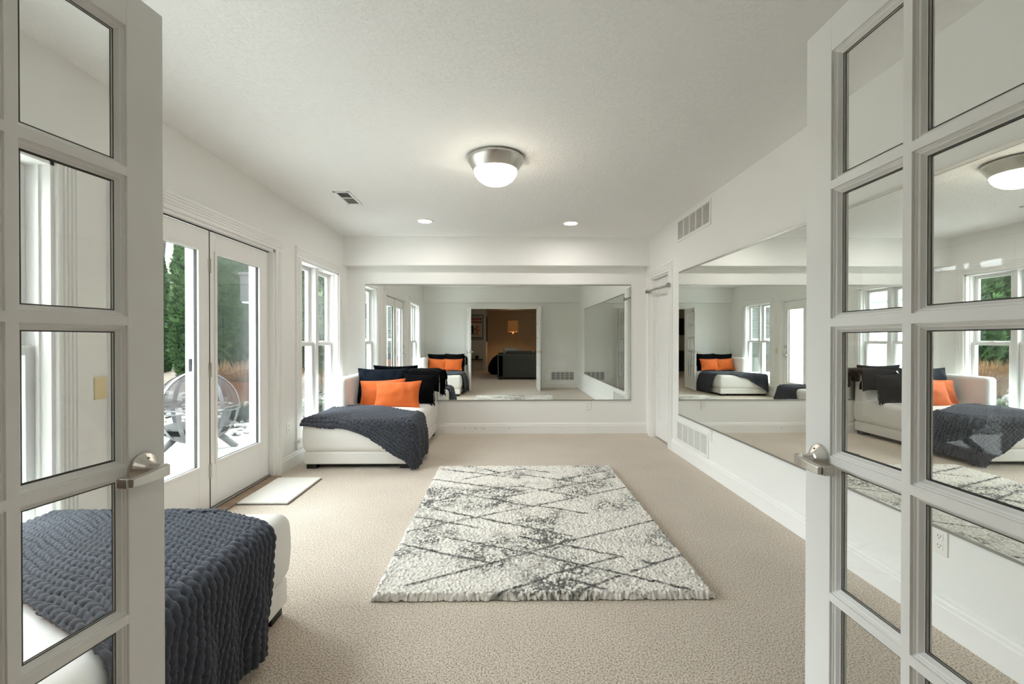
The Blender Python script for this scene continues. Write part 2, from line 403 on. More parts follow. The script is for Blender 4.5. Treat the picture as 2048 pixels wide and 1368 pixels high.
# ================================================================== PATIO DOOR
def lever_set(parent, mat, c, nrm, along, mbname='lever_handle', scale=1.0):
    """conical rose, hub and flat curved lever. c on the door face; nrm outwards; along = lever direction"""
    c, n, a = Vector(c), Vector(nrm).normalized(), Vector(along).normalized(); up = n.cross(a)
    def ring(cc, r, seg=28): return [cc + (a * math.cos(2 * math.pi * k / seg) + up * math.sin(2 * math.pi * k / seg)) * r for k in range(seg)]
    m = MB(); prof = [(0.036, 0.0), (0.036, 0.004), (0.034, 0.007), (0.017, 0.022), (0.0135, 0.024)]
    vs_, fs_ = [], []; seg = 28
    for r_, h_ in prof: vs_ += ring(c + n * h_ * scale, r_ * scale)
    for i in range(len(prof) - 1):
        for k in range(seg): fs_.append((i * seg + k, i * seg + (k + 1) % seg, (i + 1) * seg + (k + 1) % seg, (i + 1) * seg + k))
    fs_.append(tuple(range((len(prof) - 1) * seg, len(prof) * seg)))
    m.add(vs_, fs_); rose = m.build('rose', mat, parent, origin=(0, 0, 0))
    m = MB().tube([c + n * 0.020 * scale, c + n * 0.052 * scale], 0.0125 * scale, 16)
    lv = []
    for t in range(9):                                 # lever: flat bar swelling at the hub, returning at the tip
        f = t / 8
        w_ = (0.0155 - 0.005 * f) * scale; th = 0.006 * scale
        p = c + n * (0.050 + 0.004 * math.sin(f * math.pi)) * scale + a * (-0.017 + 0.090 * f) * scale - Vector((0, 0, 1)) * (0.005 + 0.006 * f) * scale
        lv.append((p, w_, th))
    vs_, fs_ = [], []
    for p, w_, th in lv:
        for (su, sn) in ((-1, -1), (-0.8, 1), (0.8, 1), (1, -1)): vs_.append(p + Vector((0, 0, 1)) * su * w_ + n * sn * th)
    for i in range(8):
        for k in range(4): fs_.append((i * 4 + k, i * 4 + (k + 1) % 4, (i + 1) * 4 + (k + 1) % 4, (i + 1) * 4 + k))
    fs_ += [(3, 2, 1, 0), (32, 33, 34, 35)]
    m.add(vs_, fs_)
    tip = lv[-1][0]; e0 = tip - n * 0.004 * scale; e1 = tip - n * 0.030 * scale
    bx_ = []
    for p in (e0, e1):
        for su, sa in ((-1, -1), (1, -1), (1, 1), (-1, 1)): bx_.append(p + Vector((0, 0, 1)) * su * 0.0105 * scale + a * sa * 0.006 * scale)
    m.add(bx_, [(0, 1, 2, 3), (7, 6, 5, 4), (0, 4, 5, 1), (1, 5, 6, 2), (2, 6, 7, 3), (3, 7, 4, 0)])
    m.build('lever', mat, rose, origin=(0, 0, 0), bevel=0.0015)
    MB().tube([c + n * 0.012 + Vector((0, 0, 1)) * 0.023, c + n * 0.0165 + Vector((0, 0, 1)) * 0.023], 0.0032, 10).build('lock_hole', M['dark'], rose, origin=(0, 0, 0))
    return rose

pd = empty('door_1', (XL, (PD[0] + PD[1]) / 2, 0), kind=S, label='white patio door of two full-glass leaves on the left wall', cat='door')
casing(pd, 'x', XL, (1, 0, 0), PD[0], PD[1], 0, PD[3])
MB().box(XL - WT, XL, PD[0], PD[0] + 0.022, 0, PD[3]).box(XL - WT, XL, PD[1] - 0.022, PD[1], 0, PD[3]).box(XL - WT, XL, PD[0], PD[1], PD[3] - 0.022, PD[3]).build('jamb', M['trim'], pd)
MB().box(XL - 0.045, XL - 0.040, PD[0] + 0.02, PD[1] - 0.02, 2.030, 2.038).build('head_gap', M['dark'], pd)
MB().box(XL - 0.03, XL + 0.055, PD[0] + 0.005, PD[1] - 0.005, 0, 0.018).build('wood_sill', M['oak'], pd, bevel=0.006)
MB().box(XL - WT - 0.12, XL - 0.03, PD[0], PD[1], -0.05, 0.03).build('threshold', M['nickel_dark'], pd, bevel=0.004)
LX0, LX1 = XL - 0.088, XL - 0.045
def patio_leaf(y0, y1, s0, s1):
    z0, z1 = 0.032, 2.028; g0, g1 = y0 + s0, y1 - s1; h0, h1 = 0.355, 1.875
    m = MB().box(LX0, LX1, y0, g0, z0, z1).box(LX0, LX1, g1, y1, z0, z1).box(LX0, LX1, g0, g1, z0, h0).box(LX0, LX1, g0, g1, h1, z1)
    lf = m.build('leaf', M['door'], pd, bevel=0.003)
    st = MB()
    for a, b, c, d in ((g0 - 0.02, g1 + 0.02, h0 - 0.02, h0 + 0.006), (g0 - 0.02, g1 + 0.02, h1 - 0.006, h1 + 0.02)):
        st.box(LX1, LX1 + 0.008, a, b, c, d)
    st.box(LX1, LX1 + 0.008, g0 - 0.02, g0 + 0.006, h0, h1).box(LX1, LX1 + 0.008, g1 - 0.006, g1 + 0.02, h0, h1)
    st.build('glazing_stop', M['door'], lf, bevel=0.003)
    MB().box(LX0 + 0.018, LX0 + 0.024, g0, g1, h0, h1).build('pane', M['win_glass'], lf)
    gs = MB()
    for a, b, c, d in ((g0, g0 + 0.004, h0, h1), (g1 - 0.004, g1, h0, h1), (g0, g1, h0, h0 + 0.003), (g0, g1, h1 - 0.003, h1)): gs.box(LX0 + 0.012, LX0 + 0.03, a, b, c, d)
    gs.build('gasket', M['gasket'], lf)
    return lf
la = patio_leaf(2.557, 3.308, 0.13, 0.115); patio_leaf(3.318, 4.122, 0.068, 0.145)
for zc in (0.30, 1.03, 1.78):
    MB().box(LX1, LX1 + 0.006, 3.300, 3.326, zc - 0.05, zc + 0.05).tube([(LX1 + 0.008, 3.313, zc - 0.05), (LX1 + 0.008, 3.313, zc + 0.05)], 0.006, 10).build('hinge', M['nickel'], pd)
MB().box(LX1 - 0.002, LX1, 3.308, 3.318, 0.03, 2.03).build('leaf_gap', M['gasket'], pd)
off = Vector(pd.location)
lever_set(la, M['nickel'], Vector((LX1, 2.615, 0.93)) - off, (1, 0, 0), (0, 1, 0))
MB().lathe([(0.0, 0.028), (0.022, 0.026), (0.031, 0.004), (0.031, 0.0)], (LX1, 2.615, 1.10), 24, 'x').build('deadbolt', M['nickel'], la, smooth=True)
MB().box(XL - 0.02, XL + 0.0, 2.531, 2.54, 0.90, 0.96).build('strike_plate', M['nickel'], pd)

# screen door outside the patio door
sd = empty('screen_door', (XL - WT - 0.03, 3.32, -0.02), label='white framed insect screen door standing outside the patio glass', cat='screen door')
def screen_panel(y0, y1, fill):
    x0, x1 = XL - WT - 0.045, XL - WT - 0.018; m = MB(); fw = 0.05
    m.box(x0, x1, y0, y0 + fw, 0.03, 2.04).box(x0, x1, y1 - fw, y1, 0.03, 2.04).box(x0, x1, y0 + fw, y1 - fw, 0.03, 0.12).box(x0, x1, y0 + fw, y1 - fw, 1.97, 2.04)
    f = m.build('frame', M['sash'], sd, bevel=0.003)
    if fill: MB().box(x0 + 0.012, x0 + 0.014, y0 + fw, y1 - fw, 0.12, 1.97).build('screen_mesh', M['insect'], f)
    return f
f1 = screen_panel(2.55, 3.34, False); screen_panel(3.35, 4.15, True)
MB().box(XL - WT - 0.018, XL - WT - 0.004, 3.285, 3.305, 1.02, 1.11).build('latch', M['black_plastic'], sd, bevel=0.003)

for yy, lb in ((2.24, 'grey outdoor wall lantern beside the first window'), (4.26, 'grey outdoor wall lantern beside the corner window')):
    wl = empty('wall_lantern', (XL - WT, yy, 1.58), label=lb, cat='lantern', group='lanterns flanking the patio door')
    xo = XL - WT
    MB().box(xo - 0.02, xo, yy - 0.05, yy + 0.05, 1.64, 1.84).build('back_plate', M['steel_dark'], wl, bevel=0.004)
    MB().box(xo - 0.18, xo - 0.05, yy - 0.06, yy + 0.06, 1.60, 1.84).build('body', M['steel_dark'], wl, bevel=0.004)
    MB().box(xo - 0.195, xo - 0.0, yy - 0.07, yy + 0.07, 1.84, 1.865).build('cap', M['steel_dark'], wl, bevel=0.004)
    MB().box(xo - 0.17, xo - 0.06, yy - 0.05, yy + 0.05, 1.585, 1.60).build('lens', M['blind'], wl)

# ================================================================== CLOSET DOOR ON THE RIGHT WALL
cd = empty('door_2', (XR, (RD[0] + RD[1]) / 2, 0), kind=S, label='narrow white panelled door between the mirrors', cat='door')
casing(cd, 'x', XR, (-1, 0, 0), RD[0], RD[1], 0, RD[3])
MB().box(XR, XR + 0.18, RD[0], RD[0] + 0.016, 0, RD[3]).box(XR, XR + 0.18, RD[1] - 0.016, RD[1], 0, RD[3]).box(XR, XR + 0.18, RD[0], RD[1], RD[3] - 0.016, RD[3]).build('jamb', M['trim'], cd)
dx = XR + 0.045
m = MB(); a, b = RD[0] + 0.019, RD[1] - 0.019
m.box(dx, dx + 0.035, a, a + 0.1, 0.015, 2.01).box(dx, dx + 0.035, b - 0.1, b, 0.015, 2.01)
for lo, hi in ((0.015, 0.22), (0.62, 0.80), (1.88, 2.01)): m.box(dx, dx + 0.035, a + 0.1, b - 0.1, lo, hi)
slab = m.build('slab', M['door'], cd, bevel=0.003)
for lo, hi in ((0.22, 0.62), (0.80, 1.88)): MB().box(dx + 0.012, dx + 0.025, a + 0.1, b - 0.1, lo, hi).build('panel', M['door'], slab)
MB().lathe([(0.0, -0.002), (0.012, -0.002), (0.012, 0.004)], (dx, 5.27, 0.93), 16, 'x').build('knob_hole', M['dark'], slab)
MB().box(XR + 0.17, XR + 0.20, RD[0] - 0.1, RD[1] + 0.1, 0, 2.2).build('wall_closet', M['wall'], kind=S, label='closet back behind the narrow panelled door', cat='wall')
pb = empty('doorway_bar', (XR - 0.02, 5.5, 1.87), label='chrome bar fixed across the narrow panelled door', cat='bar')
MB().tube([(XR - 0.045, 5.10, 1.868), (XR - 0.045, 5.885, 1.868)], 0.0135, 14).build('rod', M['nickel_dark'], pb, smooth=True)
for yy in (5.115, 5.875):
    e = MB().tube([(XR - 0.045, yy - 0.012, 1.868), (XR - 0.045, yy + 0.012, 1.868)], 0.024, 18).build('end_cap', M['nickel_dark'], pb)
    MB().box(XR - 0.045, XR - 0.019, yy - 0.008, yy + 0.008, 1.856, 1.88).build('bracket', M['nickel_dark'], e)

# ================================================================== FRENCH DOORS
fr = empty('trim_3', ((FO[0] + FO[1]) / 2, YF, 0), kind=S, label='white casing round the french door opening', cat='casing')
casing(fr, 'y', YF, (0, 1, 0), FO[0], FO[1], 0, FO[3])
MB().box(FO[0], FO[0] + 0.016, 0.19, YF, 0, FO[3]).box(FO[1] - 0.016, FO[1], 0.19, YF, 0, FO[3]).box(FO[0], FO[1], 0.19, YF, FO[3] - 0.016, FO[3]).build('jamb', M['trim'], fr)

DW, DH, DT = 0.82, 2.032, 0.044
def make_french_door(name, hinge, rz, label):
    r = empty(name, (*hinge, 0.0), rz, kind=S, label=label, cat='door')
    O = (0, 0, 0); h = DT / 2; zb0 = 0.012
    xs = [(DW - 0.09 - 0.22 * k - 0.20, DW - 0.09 - 0.22 * k) for k in range(3)]
    zs = [(1.949 - 0.334 * k - 0.314, 1.949 - 0.334 * k) for k in range(5)]
    MB().box(xs[0][1], DW, -h, h, zb0, DH).build('stile', M['door'], r, origin=O, bevel=0.0015)
    MB().box(0, xs[2][0], -h, h, zb0, DH).build('stile', M['door'], r, origin=O, bevel=0.0015)
    MB().box(xs[2][0], xs[0][1], -h, h, zs[0][1], DH).build('top_rail', M['door'], r, origin=O, bevel=0.0006)
    MB().box(xs[2][0], xs[0][1], -h, h, zb0, zs[4][0]).build('bottom_rail', M['door'], r, origin=O, bevel=0.0006)
    for k in range(2):
        MB().box(xs[k + 1][1], xs[k][0], -h, h, zs[4][0], zs[0][1]).build('muntin', M['door'], r, origin=O)
    for q in range(4):
        for k in range(3):
            MB().box(xs[k][0], xs[k][1], -h, h, zs[q + 1][1], zs[q][0]).build('muntin', M['door'], r, origin=O)
    # one bead frame and one pane, shared by all fifteen lights (centred on the origin)
    bw, bh = 0.10, 0.157; prof = [(0, h - 0.006), (0.003, h - 0.006), (0.0045, h - 0.009), (0.0075, h - 0.0105), (0.010, h - 0.0145), (0.012, 0.0045), (0.0135, 0.0035), (0.0135, 0.0)]
    m = MB()
    for s in (1, -1):
        for i in range(len(prof) - 1):
            (d0, y0), (d1, y1) = prof[i], prof[i + 1]
            A = [(-bw + d0, y0 * s, -bh + d0), (bw - d0, y0 * s, -bh + d0), (bw - d0, y0 * s, bh - d0), (-bw + d0, y0 * s, bh - d0)]
            B = [(-bw + d1, y1 * s, -bh + d1), (bw - d1, y1 * s, -bh + d1), (bw - d1, y1 * s, bh - d1), (-bw + d1, y1 * s, bh - d1)]
            m.add(A + B, [(k, (k + 1) % 4, 4 + (k + 1) % 4, 4 + k) for k in range(4)])
    m.mi = 1
    for s in (1, -1):
        d0, d1, y = 0.0135, 0.0160, 0.0036 * s
        A = [(-bw + d0, y, -bh + d0), (bw - d0, y, -bh + d0), (bw - d0, y, bh - d0), (-bw + d0, y, bh - d0)]
        B = [(-bw + d1, y, -bh + d1), (bw - d1, y, -bh + d1), (bw - d1, y, bh - d1), (-bw + d1, y, bh - d1)]
        m.add(A + B, [(k, (k + 1) % 4, 4 + (k + 1) % 4, 4 + k) for k in range(4)])
    bead_me = m.mesh('glazing_bead', [M['door'], M['gasket']])
    pane_me = MB().box(-bw + 0.011, bw - 0.011, -0.0025, 0.0025, -bh + 0.011, bh - 0.011).mesh('pane', M['glass'])
    for x0, x1 in xs:
        for z0, z1 in zs:
            p = link(bpy.data.objects.new('pane', pane_me), r); p.location = ((x0 + x1) / 2, 0, (z0 + z1) / 2)
            bd = link(bpy.data.objects.new('glazing_bead', bead_me), p)
    for s in (1, -1):
        lever_set(r, M['nickel'], (DW - 0.056, s * h, 0.952), (0, s, 0), (-1, 0, 0), scale=1.0)
    MB().box(DW, DW + 0.002, -0.012, 0.012, 0.93, 0.985).build('latch_plate', M['nickel'], r, origin=O)
    for zc in (0.25, 1.02, 1.80):
        MB().box(-0.006, 0.0, -h, h, zc - 0.045, zc + 0.045).build('hinge', M['nickel'], r, origin=O)
    return r
make_french_door('door_3', (-0.981, 0.312), math.radians(81), 'open french door leaf beside the chunky navy throw on the white chaise')
make_french_door('door_4', (0.812, 0.366), math.radians(90), 'open french door leaf in front of the long right wall mirror')

# ================================================================== MIRRORS
def mirror(name, plane, face, out, a0, a1, z0, z1, label):
    t = 0.006
    def bx(m, p0, p1, lo, hi, d0, d1):
        q0, q1 = face + out * d0, face + out * d1
        return m.box(q0, q1, p0, p1, lo, hi) if plane == 'x' else m.box(p0, p1, q0, q1, lo, hi)
    c = (a0 + a1) / 2
    r = empty(name, (face, c, z0) if plane == 'x' else (c, face, z0), label=label, cat='mirror')
    bx(MB(), a0, a1, z0, z1, 0.001, t).build('glass', M['mirror'], r)
    for q in ((a0 - 0.002, a0, z0, z1), (a1, a1 + 0.002, z0, z1)): bx(MB(), *q, 0.001, t).build('polished_edge', M['mirror_edge'], r)
    bx(MB(), a0 - 0.002, a1 + 0.002, z0 - 0.009, z0 + 0.004, 0.001, t + 0.004).build('bottom_channel', M['nickel_dark'], r)
    bx(MB(), a0 - 0.002, a1 + 0.002, z1 - 0.004, z1 + 0.011, 0.001, t + 0.004).build('top_channel', M['nickel_dark'], r)
mirror('wall_mirror', 'y', YB, -1, -1.855, 1.668, 0.445, 1.970, 'wide wall mirror over the baseboard of the back wall')
mirror('wall_mirror', 'x', XR, -1, 1.28, 4.90, 0.440, 1.968, 'long mirror on the right wall above the return grille')

# ================================================================== GRILLES, PLATES, OUTLETS
def grille(plane, face, out, a0, a1, z0, z1, label, nsec=5, nsl=14, dark=False):
    c = (a0 + a1) / 2
    r = empty('return_grille', (face, c, z0) if plane == 'x' else (c, face, z0), label=label, cat='vent')
    def bx(m, p0, p1, lo, hi, d0, d1):
        q0, q1 = face + out * d0, face + out * d1
        return m.box(q0, q1, p0, p1, lo, hi) if plane == 'x' else m.box(p0, p1, q0, q1, lo, hi)
    fw = 0.026; m = MB()
    bx(m, a0, a1, z0, z0 + fw, 0.0005, 0.009); bx(m, a0, a1, z1 - fw, z1, 0.0005, 0.009)
    bx(m, a0, a0 + fw, z0 + fw, z1 - fw, 0.0005, 0.009); bx(m, a1 - fw, a1, z0 + fw, z1 - fw, 0.0005, 0.009)
    m.build('frame', M['trim'], r, bevel=0.002)
    bx(MB(), a0 + fw, a1 - fw, z0 + fw, z1 - fw, 0.0005, 0.0015).build('duct', M['dark'], r)
    w = (a1 - a0 - 2 * fw); pitch = w / nsec
    for k in range(1, nsec):
        bx(MB(), a0 + fw + pitch * k - 0.006, a0 + fw + pitch * k + 0.006, z0 + fw, z1 - fw, 0.0015, 0.008).build('divider', M['trim'], r)
    zp = (z1 - z0 - 2 * fw) / nsl
    for k in range(nsl):
        m = MB(); zz = z0 + fw + zp * k
        d = 0.55 if not dark else 0.28
        pr = [(0.0030, 0.0), (0.0062, -zp * 0.10), (0.0070, -zp * 0.10), (0.0070, zp * d * 0.75), (0.0035, zp * d)]
        for q in range(nsec):
            p, qq = a0 + fw + pitch * q, a0 + fw + pitch * (q + 1)
            P = (lambda a: (face, a, zz + zp * 0.3)) if plane == 'x' else (lambda a: (a, face, zz + zp * 0.3))
            m.extrude(pr, P(p), P(qq), (out, 0, 0) if plane == 'x' else (0, out, 0), (0, 0, 1))
        m.build('louver', M['trim'], r)
    return r
grille('x', XR, -1, 4.14, 4.96, 2.305, 2.548, 'white louvered return grille under the ceiling above the long mirror')
grille('x', XR, -1, 4.18, 4.97, 0.145, 0.382, 'white louvered return grille under the long mirror')
grille('y', YF, 1, 1.16, 1.79, 0.175, 0.43, 'white return grille with dark slots beside the french doors', nsl=8, dark=True)

def outlet(plane, face, out, a, z, label, kind='outlet', mat=None, w=0.07, h=0.115):
    mat = mat or M['plate']
    r = empty('wall_' + kind, (face, a, z) if plane == 'x' else (a, face, z), label=label, cat=kind.replace('_', ' '))
    def bx(m, p0, p1, lo, hi, d0, d1):
        q0, q1 = face + out * d0, face + out * d1
        return m.box(q0, q1, p0, p1, lo, hi) if plane == 'x' else m.box(p0, p1, q0, q1, lo, hi)
    pl = bx(MB(), a - w / 2, a + w / 2, z - h / 2, z + h / 2, 0.0005, 0.006).build('plate', mat, r, bevel=0.002)
    if kind == 'outlet':
        for dz in (-0.02, 0.02):
            rc = bx(MB(), a - 0.017, a + 0.017, z + dz - 0.015, z + dz + 0.015, 0.006, 0.008).build('receptacle', mat, pl, bevel=0.004)
            for da in (-0.007, 0.006): bx(MB(), a + da - 0.0012, a + da + 0.0012, z + dz - 0.002, z + dz + 0.007, 0.008, 0.0084).build('slot', M['dark'], pl)
            bx(MB(), a - 0.0022, a + 0.0022, z + dz - 0.010, z + dz - 0.006, 0.008, 0.0084).build('ground_hole', M['dark'], pl)
    else:
        for dz in (-h * 0.36, h * 0.36): bx(MB(), a - 0.0025, a + 0.0025, z + dz - 0.0025, z + dz + 0.0025, 0.006, 0.0072).build('screw', M['nickel'], pl)
    return r
outlet('y', YB, -1, 1.097, 0.372, 'white duplex outlet on the back wall under the mirror')
outlet('x', XR, -1, 1.935, 0.380, 'white duplex outlet under the long right wall mirror')
outlet('y', YF, 1, 1.085, 0.40, 'white duplex outlet beside the dark return grille')
outlet('x', XL, 1, 4.40, 0.40, 'white duplex outlet on the left wall between patio door and window')
outlet('x', XR, -1, 4.145, 0.375, 'blank white plate touching the grille under the long mirror', 'blank_plate', h=0.12)
outlet('x', XL, 1, 2.372, 1.00, 'yellowed blank plate beside the patio door', 'blank_plate', M['plate_old'])

# ================================================================== CEILING FIXTURES
cl = empty('ceiling_light', (-0.073, 3.34, ZC), label='round flush ceiling light with brushed nickel pan and lit bowl', cat='ceiling light')
MB().lathe([(0.0, ZC - 0.001), (0.200, ZC - 0.001), (0.207, ZC - 0.006), (0.207, ZC - 0.022), (0.199, ZC - 0.034), (0.163, ZC - 0.096), (0.158, ZC - 0.100), (0.150, ZC - 0.092)], (-0.073, 3.34, 0), 64).build('pan', M['nickel'], cl, smooth=True)
MB().lathe([(0.158, ZC - 0.094), (0.157, ZC - 0.108), (0.148, ZC - 0.132), (0.128, ZC - 0.158), (0.095, ZC - 0.182), (0.05, ZC - 0.197), (0.0, ZC - 0.202)], (-0.073, 3.34, 0), 64).build('glass_bowl', M['bowl_glass'], cl, smooth=True)
for (x, y, lb) in ((-0.905, 5.13, 'round recessed downlight in the ceiling towards the corner window'), (0.745, 5.20, 'round recessed downlight in the ceiling towards the narrow panelled door')):
    r = empty('recessed_light', (x, y, ZC), label=lb, cat='downlight', group='recessed ceiling lights')
    MB().lathe([(0.072, ZC + 0.0), (0.070, ZC - 0.006), (0.088, ZC - 0.006), (0.097, ZC - 0.002), (0.097, ZC)], (x, y, 0), 40).build('trim_ring', M['plate'], r, smooth=True)
    MB().lathe([(0.0, ZC - 0.003), (0.071, ZC - 0.003), (0.071, ZC - 0.001)], (x, y, 0), 40).build('lens', M['can_lens'], r)
cv = empty('ceiling_register', (-1.48, 4.30, ZC), label='small white supply register in the ceiling by the left wall', cat='vent')
x0, x1, y0, y1 = -1.555, -1.405, 4.11, 4.50
MB().box(x0, x1, y0, y0 + 0.024, ZC - 0.008, ZC).box(x0, x1, y1 - 0.024, y1, ZC - 0.008, ZC).box(x0, x0 + 0.024, y0, y1, ZC - 0.008, ZC).box(x1 - 0.024, x1, y0, y1, ZC - 0.008, ZC).box(x0, x1, 4.285, 4.30, ZC - 0.008, ZC).build('frame', M['trim'], cv, bevel=0.002)
MB().box(x0 + 0.02, x1 - 0.02, y0 + 0.02, y1 - 0.02, ZC - 0.002, ZC - 0.001).build('duct', M['gasket'], cv)
for k in range(12):
    yy = y0 + 0.03 + k * 0.029
    t = 0.010 if yy < 4.28 else 0.024
    MB().extrude([(0, -0.007), (0.0015, -0.007), (t, -0.002), (t - 0.0015, -0.002)], (x0 + 0.024, yy, ZC), (x1 - 0.024, yy, ZC), (0, 1, 0), (0, 0, 1)).build('louver', M['trim'], cv)


# ================================================================== CHAISES
CL = 1.63                                   # chaise length, back to front
def chaise(x0, x1, yback, sgn, label):
    """sgn = +1: front faces +y (back at yback). t runs from the back to the front"""
    def Y(t): return yback + sgn * t
    r = empty('chaise', ((x0 + x1) / 2, Y(CL / 2), 0), label=label, cat='chaise')
    def rb(m, a, b, t0, t1, z0, z1, rad, fn=None, inner=10):
        q0, q1 = sorted((Y(t0), Y(t1))); return m.rbox(a, b, q0, q1, z0, z1, rad, 4, inner, fn)
    cx, cyy = (x0 + x1) / 2, Y(CL / 2)
    def bulge(p):
        p = Vector(p); u = (p.x - cx) / ((x1 - x0) / 2); v = (p.y - cyy) / (CL / 2)
        if p.z > 0.40: p.z += 0.014 * (1 - min(1, u * u)) * (1 - min(1, v * v))
        k = math.sin(max(0.0, min(1.0, (p.z - 0.16) / 0.32)) * math.pi) * 0.012
        p.x += k * max(-1, min(1, u)) ** 3; p.y += k * max(-1, min(1, v)) ** 3
        n = mnoise.noise(Vector((p.x * 6, p.y * 6, p.z * 3))); p.z += n * 0.004 if p.z > 0.4 else 0; p.y += n * 0.003
        return p
    rb(MB(), x0 + 0.012, x1 - 0.012, 0.01, CL - 0.012, 0.045, 0.168, 0.014).build('base', M['leather'], r, smooth=True)
    rb(MB(), x0, x1, 0.0, CL, 0.160, 0.462, 0.055, bulge, 16).build('seat_cushion', M['leather'], r, smooth=True)
    rb(MB(), x0 + 0.002, x1 - 0.002, 0.0, 0.21, 0.40, 0.815, 0.045, rough_fn(0.004, 5)).build('backrest', M['leather'], r, smooth=True)
    rb(MB(), x0 + 0.002, x0 + 0.14, 0.02, 0.84, 0.40, 0.812, 0.045, rough_fn(0.004, 5, 3)).build('arm', M['leather'], r, smooth=True)
    for a in (x0 + 0.03, x1 - 0.125):
        for t in (0.04, CL - 0.125):
            q0, q1 = sorted((Y(t), Y(t + 0.095))); MB().box(a, a + 0.095, q0, q1, 0.0, 0.046).build('leg', M['black_wood'], r, bevel=0.002)
    q0, q1 = sorted((Y(0.06), Y(CL - 0.05))); MB().box(x0 + 0.05, x1 - 0.05, q0, q1, 0.034, 0.05).build('dust_cover', M['black_wood'], r)
    return Y
FX0, FX1, FYB = -1.955, -0.900, 6.020
NX0, NX1, NYB = -2.040, -0.988, 0.480
Yfar = chaise(FX0, FX1, FYB, -1, 'white leather chaise in the far corner under the back wall mirror')
Ynear = chaise(NX0, NX1, NYB, +1, 'white leather chaise by the open french door and first window')

# ------------------------------------------------------------------ chunky knit throws
def knit_height(p, q, pr, ps, amp):
    """stitch relief: rows every pr along q, stitches every ps along p, leaning alternately"""
    h = np.zeros_like(p); r0 = np.floor(q / pr)
    for dr in (-1, 0, 1):
        row = r0 + dr; cyq = (row + 0.5) * pr; lean = np.where(np.mod(row, 2) == 0, 1.0, -1.0) * 0.55
        shift = np.where(np.mod(row, 2) == 0, 0.0, 0.25) * ps + 0.15 * ps * np.sin(row * 12.9898)
        c0 = np.floor((p - shift) / ps)
        for dc in (-1, 0, 1):
            cxp = (c0 + dc + 0.5) * ps + shift
            du, dv = p - cxp, q - cyq; ca, sa = math.cos(0.42), math.sin(0.42) * np.sign(lean)
            a = (du * ca + dv * sa) / (ps * 0.80); b = (-du * sa + dv * ca) / (pr * 0.47)
            h = np.maximum(h, np.sqrt(np.maximum(0, 1 - a * a - b * b)))
    return h * amp

def knit_throw(name, Y, x_edge, top, rear, front, a0, a1, nu, nv, label, crown, pr=0.031, ps=0.030, amp=0.015):
    """rear / front: [(a, b)] polylines of the throw's edges on the unfolded chaise; a along x, b from the back"""
    A = np.linspace(a0, a1, nu); V = np.linspace(0, 1, nv)
    rb_ = np.interp(A, [q[0] for q in rear], [q[1] for q in rear]); fb_ = np.interp(A, [q[0] for q in front], [q[1] for q in front])
    k = np.ones(41) / 41; pad = 20
    rb_ = np.convolve(np.pad(rb_, pad, mode='edge'), k, 'valid'); fb_ = np.convolve(np.pad(fb_, pad, mode='edge'), k, 'valid')
    rb_ += 0.012 * np.sin(A * 9); fb_ += 0.012 * np.sin(A * 11 + 1)
    a = np.repeat(A[:, None], nv, 1); b = rb_[:, None] + (fb_ - rb_)[:, None] * V[None, :]
    def place(a, b):
        R = 0.055
        da = np.maximum(0, a - (x_edge - R)); db = np.maximum(0, b - (CL - R))
        d = np.hypot(da, db) + 1e-9; ca, sb = da / d, db / d
        arc = R * math.pi / 2
        ang = np.minimum(d, arc) / R; drop = np.maximum(0, d - arc)
        out = R * np.sin(ang) * 1.35 + drop * 0.045 * np.minimum(1, 4 * ca * sb + 0.25)
        x = np.minimum(a, x_edge - R) + out * ca; t = np.minimum(b, CL - R) + out * sb
        u = np.clip((a - (a0 + x_edge) / 2) / ((x_edge - a0) / 2), -1, 1)
        v = np.clip((b - CL / 2) / (CL / 2), -1, 1)
        z = top - R * (1 - np.cos(ang)) - drop + crown * (1 - u * u) * (1 - v * v)
        fold = np.minimum(1, drop / 0.15)
        wob = fold * (0.012 * np.sin(b * 17 + 2 * a) + 0.008 * np.sin(b * 41 + 1.3))
        x = x + (wob + fold * 0.022) * ca; t = t + (fold * 0.010 * np.sin(a * 16) + fold * 0.022) * sb
        z = z + 0.006 * np.sin(a * 7 + b * 5) * (1 - fold) * (d < 1e-6)
        return np.stack([x, Y(t), np.maximum(z, 0.012)], -1)
    P = place(a, b); e = 0.004
    du = place(a + e, b) - place(a - e, b); dv = place(a, b + e) - place(a, b - e)
    n = np.cross(du, dv); n /= np.linalg.norm(n, axis=-1, keepdims=True) + 1e-12
    sgn = np.sign((n[nu // 4, nv // 2, 2])); n *= sgn
    width = float(np.mean(fb_ - rb_))
    p = (a - a0); q = V[None, :] * width + 0 * a
    p = p + 0.004 * np.sin(q * 60 + p * 20)
    q = q + 0.007 * np.sin(p * 13 + q * 5) + 0.003 * np.sin(p * 47 + q * 21)
    P = P + n * (knit_height(p, q, pr, ps, amp) + 0.004)[..., None]
    P[..., 2] = np.maximum(P[..., 2], 0.010)
    verts = P.reshape(-1, 3)
    i, j = np.meshgrid(np.arange(nu - 1), np.arange(nv - 1), indexing='ij'); o = i * nv + j
    faces = np.stack([o, o + nv, o + nv + 1, o + 1], -1).reshape(-1, 4)
    if sgn * (1 if Y(1) > Y(0) else 1) < 0: faces = faces[:, ::-1]
    c = verts.mean(0); c[2] = 0
    me = bpy.data.meshes.new(name); me.from_pydata((verts - c).tolist(), [], faces.tolist()); me.materials.append(M['knit']); me.shade_smooth()
    ob = link(bpy.data.objects.new(name, me)); ob.location = c
    sm = ob.modifiers.new('thickness', 'SOLIDIFY'); sm.thickness = 0.008; sm.offset = -1
    return tag(ob, label, 'throw')
